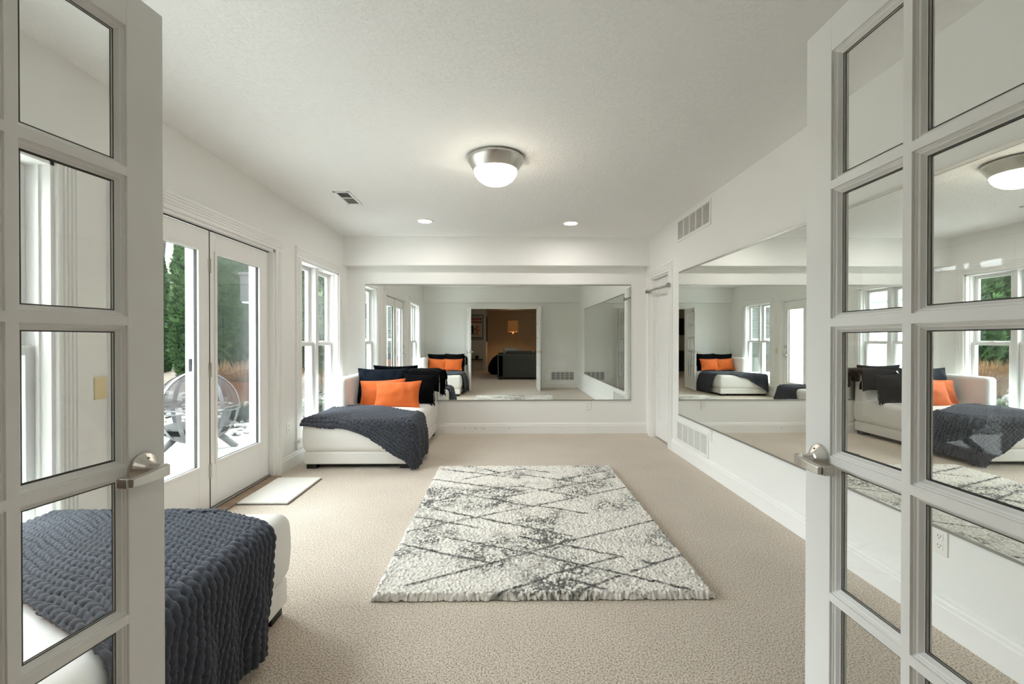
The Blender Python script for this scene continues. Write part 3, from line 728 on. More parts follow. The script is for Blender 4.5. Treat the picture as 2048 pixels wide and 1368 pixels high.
knit_throw('knit_throw', Yfar, FX1, 0.466,
           [(-1.96, 0.73), (-1.70, 0.70), (-1.28, 0.95), (-0.94, 1.16), (-0.50, 0.98)],
           [(-1.96, 1.665), (-1.58, 1.66), (-1.20, 1.82), (-0.90, 2.02), (-0.50, 2.0)],
           -1.962, -0.510, 400, 300, 'charcoal chunky knit throw draped over the chaise under the back wall mirror', 0.016, 0.036, 0.040, 0.020)
knit_throw('knit_throw', Ynear, NX1, 0.466,
           [(-2.04, 1.20), (-1.61, 0.98), (-1.306, 0.79), (-0.986, 0.64), (-0.60, 0.52)],
           [(-2.04, 2.02), (-1.60, 1.68), (-1.40, 1.67), (-1.20, 1.55), (-0.97, 1.42), (-0.60, 1.27)],
           -2.036, -0.585, 330, 260, 'navy grey chunky knit throw on the chaise behind the french door panes', 0.016)

# ------------------------------------------------------------------ pillows
def pillow_mesh(name, w, h, t, mat, rib=0, pinch=0.09, seed=0.0, n=44, wr=0.013):
    us = np.sin(np.linspace(-1, 1, n) * math.pi / 2); verts = []; faces = []
    for side in (1, -1):
        for i, u in enumerate(us):
            for j, v in enumerate(us):
                x = w / 2 * u * (1 - pinch * (1 - v * v)); z = h / 2 * v * (1 - pinch * (1 - u * u))
                th = t / 2 * ((1 - u ** 2) ** 0.55) * ((1 - v ** 2) ** 0.55) if abs(u) < 1 and abs(v) < 1 else 0
                edge = max(abs(u), abs(v))
                th += wr * mnoise.noise(Vector((x * 11 + seed, z * 11, side * 3.0))) * min(1, th / 0.03)
                th += wr * 0.9 * math.sin((z * 55 if abs(u) > abs(v) else x * 55) + seed) * max(0, edge - 0.75) * 4 * (1 - edge) * 3
                if rib: th += 0.0035 * abs(math.sin(x * math.pi / rib)) * min(1, th / 0.02)
                verts.append((x, side * th, z))
    for sidx, side in enumerate((1, -1)):
        o = sidx * n * n
        for i in range(n - 1):
            for j in range(n - 1):
                q = (o + i * n + j, o + (i + 1) * n + j, o + (i + 1) * n + j + 1, o + i * n + j + 1)
                faces.append(q if side < 0 else q[::-1])
    me = bpy.data.meshes.new(name); me.from_pydata(verts, [], faces); me.materials.append(mat)
    bm = bmesh.new(); bm.from_mesh(me); bmesh.ops.remove_doubles(bm, verts=bm.verts, dist=0.0004); bmesh.ops.recalc_face_normals(bm, faces=bm.faces); bm.to_mesh(me); bm.free()
    me.shade_smooth(); return me
def outline(w, h, pinch=0.09, k=24):
    pts = []
    L = np.linspace(-1, 1, k)
    for u in L[:-1]: pts.append((w / 2 * u, 0, -h / 2 * (1 - pinch * (1 - u * u))))
    for v in L[:-1]: pts.append((w / 2 * (1 - pinch * (1 - v * v)), 0, h / 2 * v))
    for u in L[:0:-1]: pts.append((w / 2 * u, 0, h / 2 * (1 - pinch * (1 - u * u))))
    for v in L[:0:-1]: pts.append((-w / 2 * (1 - pinch * (1 - v * v)), 0, h / 2 * v))
    return pts + [pts[0]]
def pillow(name, w, h, t, mat, loc, rx, ry, rz, label, group=None, rib=0, seed=0.0, n=44, fringe=False, piping=True):
    me = pillow_mesh('pillow_cover', w, h, t, mat, rib, seed=seed, n=n)
    o = link(bpy.data.objects.new(name, me)); o.location = loc; o.rotation_euler = (rx, ry, rz)
    tag(o, label, 'pillow', group)
    if piping:
        m = MB().tube(outline(w, h), 0.0035, 6); m.build('edge_seam', mat, o, origin=(0, 0, 0), smooth=True)
    if fringe:
        ol = outline(w * 0.99, h * 0.99, k=20); m = MB()
        for p in ol[:-1]:
            for q in range(5):
                d = Vector((p[0] / w, random.uniform(-0.3, 0.3), p[2] / h)).normalized(); p0 = Vector(p) + Vector((random.uniform(-.012, .012), 0, random.uniform(-.012, .012)))
                m.tube([p0, p0 + d * 0.012 + Vector((0, 0, -0.003)), p0 + d * 0.02 + Vector((random.uniform(-.006, .006), 0, -0.014))], [0.004, 0.003, 0.001], 4)
        m.build('fringe', mat, o, origin=(0, 0, 0))
    return o
# far chaise: front faces -y. A pillow's own -y side is its face; rx < 0 leans the top back
pillow('pillow', 0.62, 0.44, 0.17, M['navy_cord'], (-1.535, 5.655, 0.678), math.radians(-16), 0, 0, 'navy corduroy pillow leaning on the chaise under the back wall mirror', rib=0.026, n=90, seed=1)
pillow('pillow', 0.40, 0.36, 0.16, M['black_velvet'], (-1.065, 5.59, 0.650), math.radians(-13), math.radians(3), 0, 'black shaggy-edged pillow beside the orange pillows on the far chaise', fringe=True, seed=5)
pillow('pillow', 0.54, 0.32, 0.15, M['orange'], (-1.475, 5.47, 0.612), math.radians(-20), math.radians(-3), math.radians(2), 'orange pillow against the navy corduroy pillow', 'orange pillows on the far chaise', seed=2)
pillow('pillow', 0.545, 0.325, 0.16, M['orange'], (-1.262, 5.325, 0.606), math.radians(-24), math.radians(-2), math.radians(-4), 'orange pillow lying foremost on the far chaise, overlapping another orange one', 'orange pillows on the far chaise', seed=9)
# near chaise: front faces +y
pillow('pillow', 0.52, 0.43, 0.16, M['black_velvet'], (-1.68, 0.775, 0.685), math.radians(15), 0, 0, 'smooth black pillow on the near chaise next to its arm', seed=11, n=30)
pillow('pillow', 0.46, 0.43, 0.16, M['black_velvet'], (-1.26, 0.775, 0.685), math.radians(15), 0, 0, 'black fringed pillow on the near chaise by the french door', fringe=True, seed=12, n=30)
pillow('pillow', 0.47, 0.30, 0.14, M['orange'], (-1.66, 0.90, 0.632), math.radians(22), math.radians(3), math.radians(-4), 'orange pillow on the near chaise close to its arm', 'orange pillows on the near chaise', seed=13, n=30)
pillow('pillow', 0.46, 0.30, 0.14, M['orange'], (-1.29, 0.905, 0.630), math.radians(22), 0, math.radians(3), 'orange pillow on the near chaise close to the french door', 'orange pillows on the near chaise', seed=14, n=30)

# black blanket with tassels over the back of each chaise
def tassel_blanket(Y, x0, x1, label):
    r = empty('tassel_blanket', ((x0 + x1) / 2, Y(0.1), 0.82), label=label, cat='blanket')
    prof = [(0.236, 0.60), (0.234, 0.74), (0.226, 0.80), (0.20, 0.838), (0.15, 0.850), (0.08, 0.850), (0.03, 0.840), (0.004, 0.828)]
    vs_, fs_ = [], []; n = len(prof); K = 26
    for k in range(K):
        f = k / (K - 1); x = x0 + (x1 - x0) * f
        for t, z in prof:
            nn = 0.008 * mnoise.noise(Vector((x * 9, t * 14, z * 7)))
            sag = -0.02 * max(0, f - 0.86) / 0.14
            vs_.append((x, Y(t + nn), z + nn + sag))
    for k in range(K - 1):
        for i in range(n - 1): fs_.append((k * n + i, k * n + i + 1, (k + 1) * n + i + 1, (k + 1) * n + i))
    b = MB().add(vs_, fs_).build('cloth', M['black_velvet'], r, smooth=True)
    sm = b.modifiers.new('thickness', 'SOLIDIFY'); sm.thickness = 0.016; sm.offset = 0
    for k in range(9):
        t = 0.012 + 0.222 * k / 8; zt = float(np.interp(t, [p[0] for p in prof[::-1]], [p[1] for p in prof[::-1]])) - 0.02
        ln = random.uniform(0.09, 0.13) if k not in (0, 1) else 0.20
        m = MB()
        for q in range(9):
            ox, oy = random.uniform(-.012, .012), random.uniform(-.012, .012)
            m.tube([(x1 - 0.012, Y(t), zt), (x1 + 0.022 + ox * 0.3, Y(t + oy * 0.5), zt - 0.012), (x1 + 0.03 + ox, Y(t + oy), zt - 0.06), (x1 + 0.03 + ox * 1.2, Y(t + oy * 1.3), zt - ln)], [0.005, 0.005, 0.004, 0.003], 5)
        m.build('tassel', M['black_velvet'], r)
tassel_blanket(Yfar, -1.30, -0.845, 'black blanket with tassels over the back of the far chaise')
tassel_blanket(Ynear, -1.42, -1.02, 'black blanket with tassels over the back of the near chaise')

# ================================================================== RUGS
def pix_floor(x, y, z=0.03):
    Yd = FPX * (CAM_H - z) / (y - 679.0); return ((x - 1008.0) / FPX * Yd, Yd)
RUG = (-0.640, 1.010, 2.165, 4.385)
def shag_rug():
    x0, x1, y0, y1 = RUG; sp = 0.0045; nx = int((x1 - x0) / sp) + 1; ny = int((y1 - y0) / sp) + 1
    X, Yg = np.meshgrid(np.linspace(x0, x1, nx), np.linspace(y0, y1, ny), indexing='ij')
    def vnoise(sc, seed, oct=3):
        rs = np.random.RandomState(seed); out = 0; amp = 1; tot = 0
        for o in range(oct):
            s = sc * 2 ** o; g = rs.rand(int((x1 - x0) * s) + 3, int((y1 - y0) * s) + 3)
            fx = (X - x0) * s; fy = (Yg - y0) * s; ix = fx.astype(int); iy = fy.astype(int); tx = fx - ix; ty = fy - iy
            tx = tx * tx * (3 - 2 * tx); ty = ty * ty * (3 - 2 * ty)
            v = g[ix, iy] * (1 - tx) * (1 - ty) + g[ix + 1, iy] * tx * (1 - ty) + g[ix, iy + 1] * (1 - tx) * ty + g[ix + 1, iy + 1] * tx * ty
            out = out + v * amp; tot += amp; amp *= 0.55
        return out / tot
    patch = np.clip((vnoise(3.4, 3, 3) - 0.43) / 0.20, 0, 1); fine = vnoise(95, 5, 2); tuft = vnoise(130, 8, 1)
    streak = vnoise(16, 21, 2)
    dark = patch * np.clip((0.72 * fine + 0.28 * streak - 0.48) / 0.06, 0, 1) * 0.85
    dark = np.maximum(dark, np.clip((fine - 0.70) / 0.05, 0, 1) * 0.5)
    lines = [((400, 165), (870, 230)), ((340, 300), (740, 215)), ((740, 215), (900, 203)), ((790, 265), (1410, 155)), ((880, 205), (1200, 265)),
             ((520, 240), (960, 320)), ((960, 315), (1460, 215)), ((990, 315), (1250, 360)), ((250, 455), (500, 402)), ((500, 402), (920, 320)),
             ((290, 370), (640, 435)), ((400, 330), (1160, 485)), ((215, 525), (700, 630)), ((460, 485), (930, 580)), ((930, 580), (1240, 650)), ((1240, 650), (1930, 812)),
             ((250, 755), (700, 640)), ((700, 640), (1100, 525)), ((1100, 525), (1620, 400)), ((870, 485), (1120, 535)), ((1120, 535), (1620, 640)), ((1500, 685), (1790, 590)),
             ((1030, 705), (1410, 605)), ((650, 835), (1030, 715)), ((1180, 800), (1430, 710)), ((1160, 725), (1350, 785)), ((450, 110), (870, 160)), ((680, 110), (760, 130)),
             ((890, 140), (1340, 207)), ((1080, 175), (1380, 115)), ((560, 165), (900, 108)), ((860, 108), (1040, 128))]
    wob = (vnoise(30, 31, 1) - 0.5) * 0.018
    gap = vnoise(9, 33, 1)
    for (ax, ay), (bx, by) in lines:
        p = pix_floor(720 + ax / 2.768, 900 + ay / 2.768); q = pix_floor(720 + bx / 2.768, 900 + by / 2.768)
        dx, dy = q[0] - p[0], q[1] - p[1]; L2 = dx * dx + dy * dy + 1e-9
        t = np.clip(((X - p[0]) * dx + (Yg - p[1]) * dy) / L2, 0, 1)
        d = np.hypot(X - p[0] - t * dx + wob, Yg - p[1] - t * dy + wob * 0.7)
        wline = 0.0125
        k = np.clip(1.25 - d / wline, 0, 1) * np.clip((gap - 0.08) / 0.06, 0, 1)
        dark = np.maximum(dark, k * 0.97)
    cream = np.array([0.87, 0.835, 0.77]); ink = np.array([0.035, 0.036, 0.034])
    mott = (0.88 + 0.20 * tuft)[..., None]
    colr = (cream * mott) * (1 - dark[..., None]) + ink * dark[..., None]
    ex = np.minimum(X - x0, x1 - X); ey = np.minimum(Yg - y0, y1 - Yg); ed = np.minimum(ex, ey)
    Z = 0.034 * np.clip(ed / 0.018, 0, 1) ** 0.45 + (tuft - 0.5) * 0.008 + (np.random.rand(nx, ny) - 0.5) * 0.006
    Z = np.where(ed < 0.0045, 0.004, np.maximum(Z, 0.006))
    Xj = X + (np.random.rand(nx, ny) - 0.5) * 0.004 + (vnoise(110, 51, 1) - 0.5) * 0.014 * (ed < 0.02); Yj = Yg + (np.random.rand(nx, ny) - 0.5) * 0.004 + (vnoise(110, 52, 1) - 0.5) * 0.014 * (ed < 0.02)
    c = ((x0 + x1) / 2, (y0 + y1) / 2, 0)
    V = np.stack([Xj - c[0], Yj - c[1], Z], -1).reshape(-1, 3)
    i, j = np.meshgrid(np.arange(nx - 1), np.arange(ny - 1), indexing='ij'); o = i * ny + j
    F = np.stack([o, o + ny, o + ny + 1, o + 1], -1).reshape(-1, 4)
    me = bpy.data.meshes.new('shag_rug'); me.vertices.add(len(V)); me.vertices.foreach_set('co', V.astype(np.float32).ravel())
    me.loops.add(F.size); me.loops.foreach_set('vertex_index', F.astype(np.int32).ravel()); me.polygons.add(len(F))
    me.polygons.foreach_set('loop_start', np.arange(0, F.size, 4, dtype=np.int32)); me.update(calc_edges=True); me.validate()
    at = me.attributes.new('col', 'FLOAT_COLOR', 'POINT'); rgba = np.concatenate([colr, np.ones((nx, ny, 1))], -1)
    at.data.foreach_set('color', rgba.astype(np.float32).ravel())
    me.materials.append(attr_mat('cream_charcoal_shag', sheen=0.2))
    r = empty('shag_rug', c, label='cream shag rug with charcoal crossing lines on the carpet', cat='rug')
    link(bpy.data.objects.new('pile', me), r)
    MB().box(x0 + 0.006, x1 - 0.006, y0 + 0.006, y1 - 0.006, 0.0, 0.006).build('backing', M['mat_edge'], r)
shag_rug()

dm = empty('door_mat', (-1.87, 3.78, 0), label='cream door mat with dark binding in front of the patio door', cat='mat')
MB().rbox(-2.030, -1.648, 3.455, 4.085, 0.002, 0.020, 0.008, 3, 10, rough_fn(0.0015, 30)).build('pile', M['mat'], dm, smooth=True)
MB().box(-2.034, -1.642, 3.449, 4.089, 0.0, 0.0065).build('binding', M['mat_edge'], dm)

#@@PART3@@

# ================================================================== ROOM BEHIND THE CAMERA (seen in the mirrors)
LZ = 2.50
MB().box(-5.5, 3.3, -8.2, 0.19, LZ, LZ + 0.12).build('ceiling_living', M['tan_wall'], kind=S, label='ceiling of the room behind the french doors', cat='ceiling')
MB().box(XL - WT, -0.985 - 0.0, 0.10, 0.19, 0, LZ).box(0.845, 3.3, 0.10, 0.19, 0, LZ).box(-0.985, 0.845, 0.10, 0.19, 2.06, LZ).build('wall_living_north', M['tan_wall'], kind=S, label='tan wall round the opening behind the camera', cat='wall')
MB().box(3.2, 3.3, -8.2, 0.10, 0, LZ).build('wall_living_east', M['tan_wall'], kind=S, label='tan side wall behind the charcoal sofa', cat='wall')
MB().box(-5.5, -5.4, -6.25, -0.55, 0, LZ).build('wall_living_west', M['tan_wall'], kind=S, label='tan side wall past the television', cat='wall')
MB().box(-5.5, -0.80, -6.40, -6.25, 0, LZ).build('wall_living_poster', M['tan_wall'], kind=S, label='tan wall holding the framed poster and television', cat='wall')
MB().box(-0.90, -0.80, -8.2, -6.40, 0, LZ).build('wall_living_return', M['tan_wall'], kind=S, label='short return wall holding the narrow dark frame', cat='wall')
MB().box(-0.90, 3.3, -8.3, -8.2, 0, LZ).build('wall_living_south', M['brown_wall'], kind=S, label='ochre wall lit by the tripod lamp', cat='wall')
MB().box(-5.5, XL - WT, -0.65, -0.55, 0, LZ).box(XL - WT - 0.0, XL - WT + 0.1, -0.55, 0.19, 0, LZ).build('wall_living_window', M['tan_wall'], kind=S, label='tan inner side of the siding clad wing wall', cat='wall')

for (x, y, lb) in ((-1.25, -0.95, 'added unseen fill downlight in the living room ceiling near the wing wall'), (1.05, -0.95, 'added unseen fill downlight in the living room ceiling near the charcoal sofa')):  # unseen downlights added behind the camera to brighten the foreground
    r = empty('recessed_light', (x, y, LZ), label=lb, cat='downlight', group='added living room fill lights')
    MB().lathe([(0.072, LZ), (0.070, LZ - 0.006), (0.088, LZ - 0.006), (0.097, LZ - 0.002), (0.097, LZ)], (x, y, 0), 40).build('trim_ring', M['plate'], r, smooth=True)
    MB().lathe([(0.0, LZ - 0.003), (0.071, LZ - 0.003), (0.071, LZ - 0.001)], (x, y, 0), 40).build('lens', M['can_fill'], r)
sf = empty('sofa', (0.75, -2.8, 0), label='charcoal fabric sofa standing in the room behind the french doors', cat='sofa')
MB().rbox(-0.25, 1.75, -3.55, -2.05, 0.05, 0.44, 0.04, 3, 5).build('seat_base', M['charcoal_fabric'], sf, smooth=True)
MB().rbox(-0.26, 1.76, -2.27, -2.03, 0.05, 0.80, 0.04, 3, 5).build('backrest', M['charcoal_fabric'], sf, smooth=True)
MB().rbox(-0.26, -0.04, -3.56, -2.03, 0.05, 0.80, 0.05, 3, 5).build('arm', M['charcoal_fabric'], sf, smooth=True)
for k in range(2): MB().rbox(0.0 + k * 0.88, 0.86 + k * 0.88, -2.55, -2.20, 0.45, 0.885, 0.08, 3, 5, rough_fn(0.01, 5, k)).build('back_cushion', M['charcoal_fabric'], sf, smooth=True)
for k in range(2): MB().rbox(0.0 + k * 0.88, 0.86 + k * 0.88, -3.55, -2.55, 0.43, 0.53, 0.04, 3, 5).build('seat_cushion', M['charcoal_fabric'], sf, smooth=True)
for x in (-0.2, 1.68):
    for y in (-3.5, -2.12): MB().box(x, x + 0.05, y, y + 0.05, 0, 0.055).build('foot', M['black_wood'], sf)
pillow('pillow', 0.52, 0.40, 0.16, M['grey_fabric'], (0.17, -2.72, 0.78), math.radians(-14), 0, math.radians(4), 'pale blue grey pillow on the charcoal sofa', n=24, seed=20)
bb = empty('bean_bag', (-0.20, -4.35, 0), label='black bean bag on the floor beside the charcoal sofa', cat='bean bag')
def bagfn(p):
    n = mnoise.noise(Vector((p[0] * 3, p[1] * 3, p[2] * 3))); return p + Vector((n, n, n * 0.5)) * 0.04
MB().lathe([(0.0, 0.0), (0.34, 0.0), (0.43, 0.10), (0.44, 0.24), (0.38, 0.42), (0.27, 0.58), (0.14, 0.68), (0.0, 0.70)], (-0.20, -4.35, 0), 24).build('sack', M['black_velvet'], bb, smooth=True)
MB().tube([(-0.20, -4.35, 0.69), (-0.20, -4.35, 0.74)], [0.03, 0.045], 10).build('tied_top', M['black_velvet'], bb)

lp = empty('floor_lamp', (0.30, -6.7, 0), label='tripod floor lamp with copper legs and lit orange shade', cat='floor lamp')
for k in range(3):
    a = math.radians(90 + 120 * k); MB().tube([(0.30 + 0.32 * math.cos(a), -6.7 + 0.32 * math.sin(a), 0.0), (0.30 + 0.03 * math.cos(a), -6.7 + 0.03 * math.sin(a), 1.50)], 0.013, 8).build('leg', M['gold'], lp)
MB().lathe([(0.0, 1.47), (0.05, 1.47), (0.05, 1.51), (0.018, 1.53), (0.018, 1.60), (0.0, 1.60)], (0.30, -6.7, 0), 16).build('hub', M['gold'], lp)
MB().lathe([(0.225, 1.56), (0.205, 2.02), (0.202, 2.02), (0.222, 1.56)], (0.30, -6.7, 0), 32).build('lamp_shade', M['shade_lit'], lp, smooth=True)
MB().lathe([(0.0, 1.60), (0.03, 1.63), (0.04, 1.68), (0.025, 1.73), (0.0, 1.745)], (0.30, -6.7, 0), 16).build('bulb', M['bulb'], lp, smooth=True)

def frame(name, a0, a1, z0, z1, plane, face, out, label, cat, art):
    r = empty(name, ((a0 + a1) / 2, face, z0) if plane == 'y' else (face, (a0 + a1) / 2, z0), label=label, cat=cat)
    def bx(m, p0, p1, lo, hi, d0, d1):
        q0, q1 = face + out * d0, face + out * d1
        return m.box(q0, q1, p0, p1, lo, hi) if plane == 'x' else m.box(p0, p1, q0, q1, lo, hi)
    m = MB(); w = 0.028
    for q in ((a0, a1, z0, z0 + w), (a0, a1, z1 - w, z1), (a0, a0 + w, z0 + w, z1 - w), (a1 - w, a1, z0 + w, z1 - w)): bx(m, *q, 0.0, 0.025)
    m.build('frame', M['black_plastic'], r)
    pp = bx(MB(), a0 + w, a1 - w, z0 + w, z1 - w, 0.0, 0.010).build('print', art, r)
    return r, pp, bx
fr_, pp_, bx_ = frame('framed_poster', -1.60, -0.905, 1.235, 2.245, 'y', -6.25, 1, 'framed poster with red heading blocks and dark and rust figures', 'poster', M['poster_paper'])
def blot(name, pts, mat, d=0.0112):
    n = len(pts); vs_ = [(x, -6.25 + d, z) for x, z in pts] + [(x, -6.25 + 0.010, z) for x, z in pts]
    MB().add(vs_, [tuple(range(n)), tuple(range(2 * n - 1, n - 1, -1))] + [(i, n + i, n + (i + 1) % n, (i + 1) % n) for i in range(n)]).build(name, mat, pp_)
rnd = random.Random(4)
for row, z in enumerate((2.02, 1.90)):
    for k in range(6):
        x = -1.54 + k * 0.098; w = 0.082; h = 0.10
        blot('heading_block', [(x, z + rnd.uniform(-.01, .01)), (x + w * 0.5, z + 0.012), (x + w, z + rnd.uniform(-.01, .01)), (x + w, z + h + rnd.uniform(-.012, .012)), (x + w * .5, z + h - 0.012), (x, z + h + rnd.uniform(-.012, .012))], M['poster_red'])
for k in range(10): blot('top_block', [(-1.50 + k * 0.05, 2.155), (-1.465 + k * 0.05, 2.155), (-1.465 + k * 0.05, 2.185), (-1.50 + k * 0.05, 2.185)], M['black_plastic'])
for k in range(8): blot('footer_block', [(-1.53 + k * 0.072, 1.285), (-1.475 + k * 0.072, 1.285), (-1.475 + k * 0.072, 1.345), (-1.53 + k * 0.072, 1.345)], M['black_plastic'])
def figure(cx, cz, sc, mat, name, lean):
    pts = [(0, 0.0), (0.05, 0.02), (0.06, 0.12), (0.10, 0.03), (0.14, 0.02), (0.12, 0.20), (0.20, 0.27), (0.19, 0.31), (0.11, 0.27), (0.13, 0.36), (0.08, 0.42), (0.02, 0.40), (0.0, 0.33), (0.04, 0.27), (-0.06, 0.24), (-0.08, 0.18), (0.03, 0.20), (0.02, 0.10)]
    blot(name, [(cx + (x * lean) * sc, cz + z * sc) for x, z in pts], mat, 0.0114)
figure(-1.40, 1.42, 0.95, M['black_plastic'], 'dark_figure', 1); figure(-1.08, 1.40, 1.0, M['poster_orange'], 'rust_figure', -1)
frame('dark_picture', -7.35, -6.72, 1.15, 2.20, 'x', -0.80, 1, 'narrow dark framed picture on the return wall by the lamp', 'picture', M['screen_black'])
tv = empty('television', (-3.55, -6.20, 1.42), label='black flat television on the tan poster wall', cat='television')
MB().box(-4.15, -3.0, -6.235, -6.20, 1.42, 2.10).build('casing', M['black_plastic'], tv, bevel=0.004)
MB().box(-4.13, -3.02, -6.20, -6.197, 1.44, 2.08).build('screen', M['screen_black'], tv)
cs = empty('console_cabinet', (-3.6, -6.0, 0), label='dark low cabinet under the television', cat='cabinet')
MB().box(-4.4, -2.8, -6.24, -5.8, 0.0, 0.80).build('body', M['black_wood'], cs, bevel=0.004)
for k in range(3): MB().box(-4.38 + k * 0.53, -3.87 + k * 0.53, -5.8, -5.785, 0.06, 0.76).build('cabinet_door', M['black_wood'], cs, bevel=0.004)
stb = empty('side_table', (-1.15, -6.0, 0), label='small dark topped side table with thin legs under the poster', cat='table')
MB().box(-1.42, -0.90, -6.18, -5.85, 0.44, 0.47).build('table_top', M['black_wood'], stb, bevel=0.004)
for x in (-1.37, -0.95):
    for y in (-6.13, -5.90): MB().tube([(x, y, 0), (x * 0.99 - 0.0, y, 0.44)], 0.010, 8).build('leg', M['nickel_dark'], stb)
sp_ = empty('speaker_cube', (-1.14, -6.0, 0.47), label='small black cube speaker on the side table', cat='speaker')
MB().box(-1.21, -1.07, -6.07, -5.93, 0.47, 0.61).build('body', M['black_plastic'], sp_, bevel=0.01)
MB().box(-1.20, -1.08, -5.93, -5.926, 0.48, 0.60).build('grille_cloth', M['charcoal_fabric'], sp_)
pj = empty('projector', (0.28, -3.9, LZ), label='white projector hanging from the ceiling of the far room', cat='projector')
MB().rbox(0.10, 0.46, -4.05, -3.75, LZ - 0.22, LZ - 0.10, 0.02, 3, 3).build('body', M['plate'], pj, smooth=True)
MB().tube([(0.28, -3.9, LZ - 0.11), (0.28, -3.9, LZ)], 0.02, 10).build('mount_pole', M['plate'], pj)
MB().lathe([(0.0, 0.02), (0.035, 0.02), (0.042, 0.0), (0.042, -0.02)], (0.38, -3.75, LZ - 0.16), 20, 'y').build('lens', M['black_plastic'], pj)

# ================================================================== OUTSIDE
ZP = -0.10                                        # patio level
def ground_z(x, y):
    d = max(0.0, math.hypot(min(0, x + 6.5), max(0, y - 9.5)) - 0.0); w = max(0.0, -x - 6.8)
    return ZP - 0.06 + 0.16 * max(0, w - 1) + 0.10 * max(0, y - 9.6)
gm = MB(); n = 46; vs_, fs_ = [], []
gx = np.linspace(-42, XL - WT - 0.001, n); gy = np.linspace(-16, 46, n)
for x in gx:
    for y in gy: vs_.append((x, y, min(7.0, ground_z(x, y))))
for i in range(n - 1):
    for j in range(n - 1): fs_.append((i * n + j, (i + 1) * n + j, (i + 1) * n + j + 1, i * n + j + 1))
gm.add(vs_, fs_); gm.build('ground', M['lawn'], kind=S, label='winter lawn rising behind the patio', cat='lawn', smooth=True)

pt = empty('patio', (-4.2, 3.0, ZP), kind=S, label='pale concrete paver patio outside the glass doors', cat='patio')
MB().box(-6.55, XL - WT - 0.005, -0.50, 6.38, ZP - 0.20, ZP - 0.012).build('bed', M['joint'], pt)
pw, pl_ = 0.61, 0.61; pv = None
for i in range(7):
    for j in range(11):
        xa = XL - WT - 0.012 - i * pw; ya = 6.375 - j * pl_
        lo = max(ya - pl_ + 0.006, -0.49)
        if pv is None or lo > ya - pl_ + 0.0061:
            me = MB().box(-pw + 0.006, 0, lo - ya, 0, -0.05, 0).mesh('paver', M['concrete'])
            if pv is None: pv = me
        else: me = pv
        o = link(bpy.data.objects.new('paver', me), pt); o.location = (xa + 4.2, ya - 3.0, random.uniform(-0.002, 0.002))

# stone bed rising behind the patio
def bed_z(x, y): return ZP - 0.04 + 0.26 * max(0.0, y - 6.40) * min(1, 1.0)
bedm = MB(); nb = 14; vs_, fs_ = [], []
for i in range(nb):
    for j in range(nb):
        x = -9.0 + (9.0 - 2.26) * i / (nb - 1); y = 6.39 + 3.2 * j / (nb - 1); vs_.append((x, y, bed_z(x, y) - 0.02 if j < nb - 1 else ZP - 0.2))
for i in range(nb - 1):
    for j in range(nb - 1): fs_.append((i * nb + j, (i + 1) * nb + j, (i + 1) * nb + j + 1, i * nb + j + 1))
bedm.add(vs_, fs_).build('planting_bed', principled('leaf_mulch', (0.06, 0.046, 0.032), 0.95, var=(20, (0.10, 0.08, 0.058))), kind=S, label='sloping mulch bed behind the patio', cat='bed')
ico = bmesh.new(); bmesh.ops.create_icosphere(ico, subdivisions=1, radius=1.0); iv = [tuple(v.co) for v in ico.verts]; if_ = [tuple(v.index for v in f.verts) for f in ico.faces]; ico.free()
sm_ = MB(); rnd = random.Random(5)
for k in range(2100):
    x = rnd.uniform(-7.6, -2.3); y = 6.42 + 1.75 * rnd.random() ** 1.3; s = rnd.uniform(0.028, 0.062); a = rnd.uniform(0, 6.3)
    ca, sa = math.cos(a), math.sin(a); sx, sy, sz = s * rnd.uniform(1, 1.5), s, s * rnd.uniform(0.5, 0.8); z0 = bed_z(x, y)
    j = [rnd.uniform(0.85, 1.12) for _ in iv]
    sm_.add([(x + (p[0] * sx * ca - p[1] * sy * sa) * q, y + (p[0] * sx * sa + p[1] * sy * ca) * q, z0 + p[2] * sz * q + sz * 0.3) for p, q in zip(iv, j)], if_)
sm_.build('river_stones', M['stone'], kind='stuff', label='pale rounded river stones edging the patio', cat='stones', smooth=True)

# fire pit globe
fp = empty('fire_pit', (-3.73, 5.56, ZP), label='steel globe fire pit with strapped dome lid on the patio', cat='fire pit')
fc = Vector((-3.73, 5.56, 0.425)); FR = 0.435
def sph(lat, lon, r=FR): return fc + Vector((math.cos(lat) * math.cos(lon), math.cos(lat) * math.sin(lon), math.sin(lat))) * r
def strap(lon, la0, la1, half, n=12, r0=FR, r1=FR + 0.006):
    vs_, fs_ = [], []
    for i in range(n + 1):
        la = la0 + (la1 - la0) * i / n
        w = half / max(0.25, math.cos(la)) / FR
        for r, s in ((r0, -1), (r1, -1), (r1, 1), (r0, 1)): vs_.append(sph(la, lon + s * min(w, 0.5), r))
    for i in range(n):
        for k in range(4): fs_.append((i * 4 + k, i * 4 + (k + 1) % 4, (i + 1) * 4 + (k + 1) % 4, (i + 1) * 4 + k))
    return MB().add(vs_, fs_ + [(0, 1, 2, 3), (n * 4 + 3, n * 4 + 2, n * 4 + 1, n * 4)])
lid = MB().lathe([(FR * 0.985 * math.cos(t), FR * 0.985 * math.sin(t)) for t in np.linspace(0.03, math.pi / 2, 14)], fc, 40).build('spark_dome', M['mesh_dark'], fp, smooth=True)
for k in range(8): strap(math.radians(22 + 45 * k), 0.03, 1.42, 0.027).build('dome_strap', M['steel'], lid, smooth=False)
MB().lathe([(0.0, FR + 0.012), (0.06, FR + 0.008), (0.075, FR - 0.004), (0.0, FR - 0.004)], fc, 20).build('dome_cap', M['steel'], lid)
for dz, rr in ((0.018, 0.008), (-0.022, 0.009)):
    MB().tube([fc + Vector((math.cos(t) * (FR + 0.002), math.sin(t) * (FR + 0.002), dz)) for t in np.linspace(0, 2 * math.pi, 49)], rr, 6).build('rim_ring', M['steel'], fp, smooth=True)
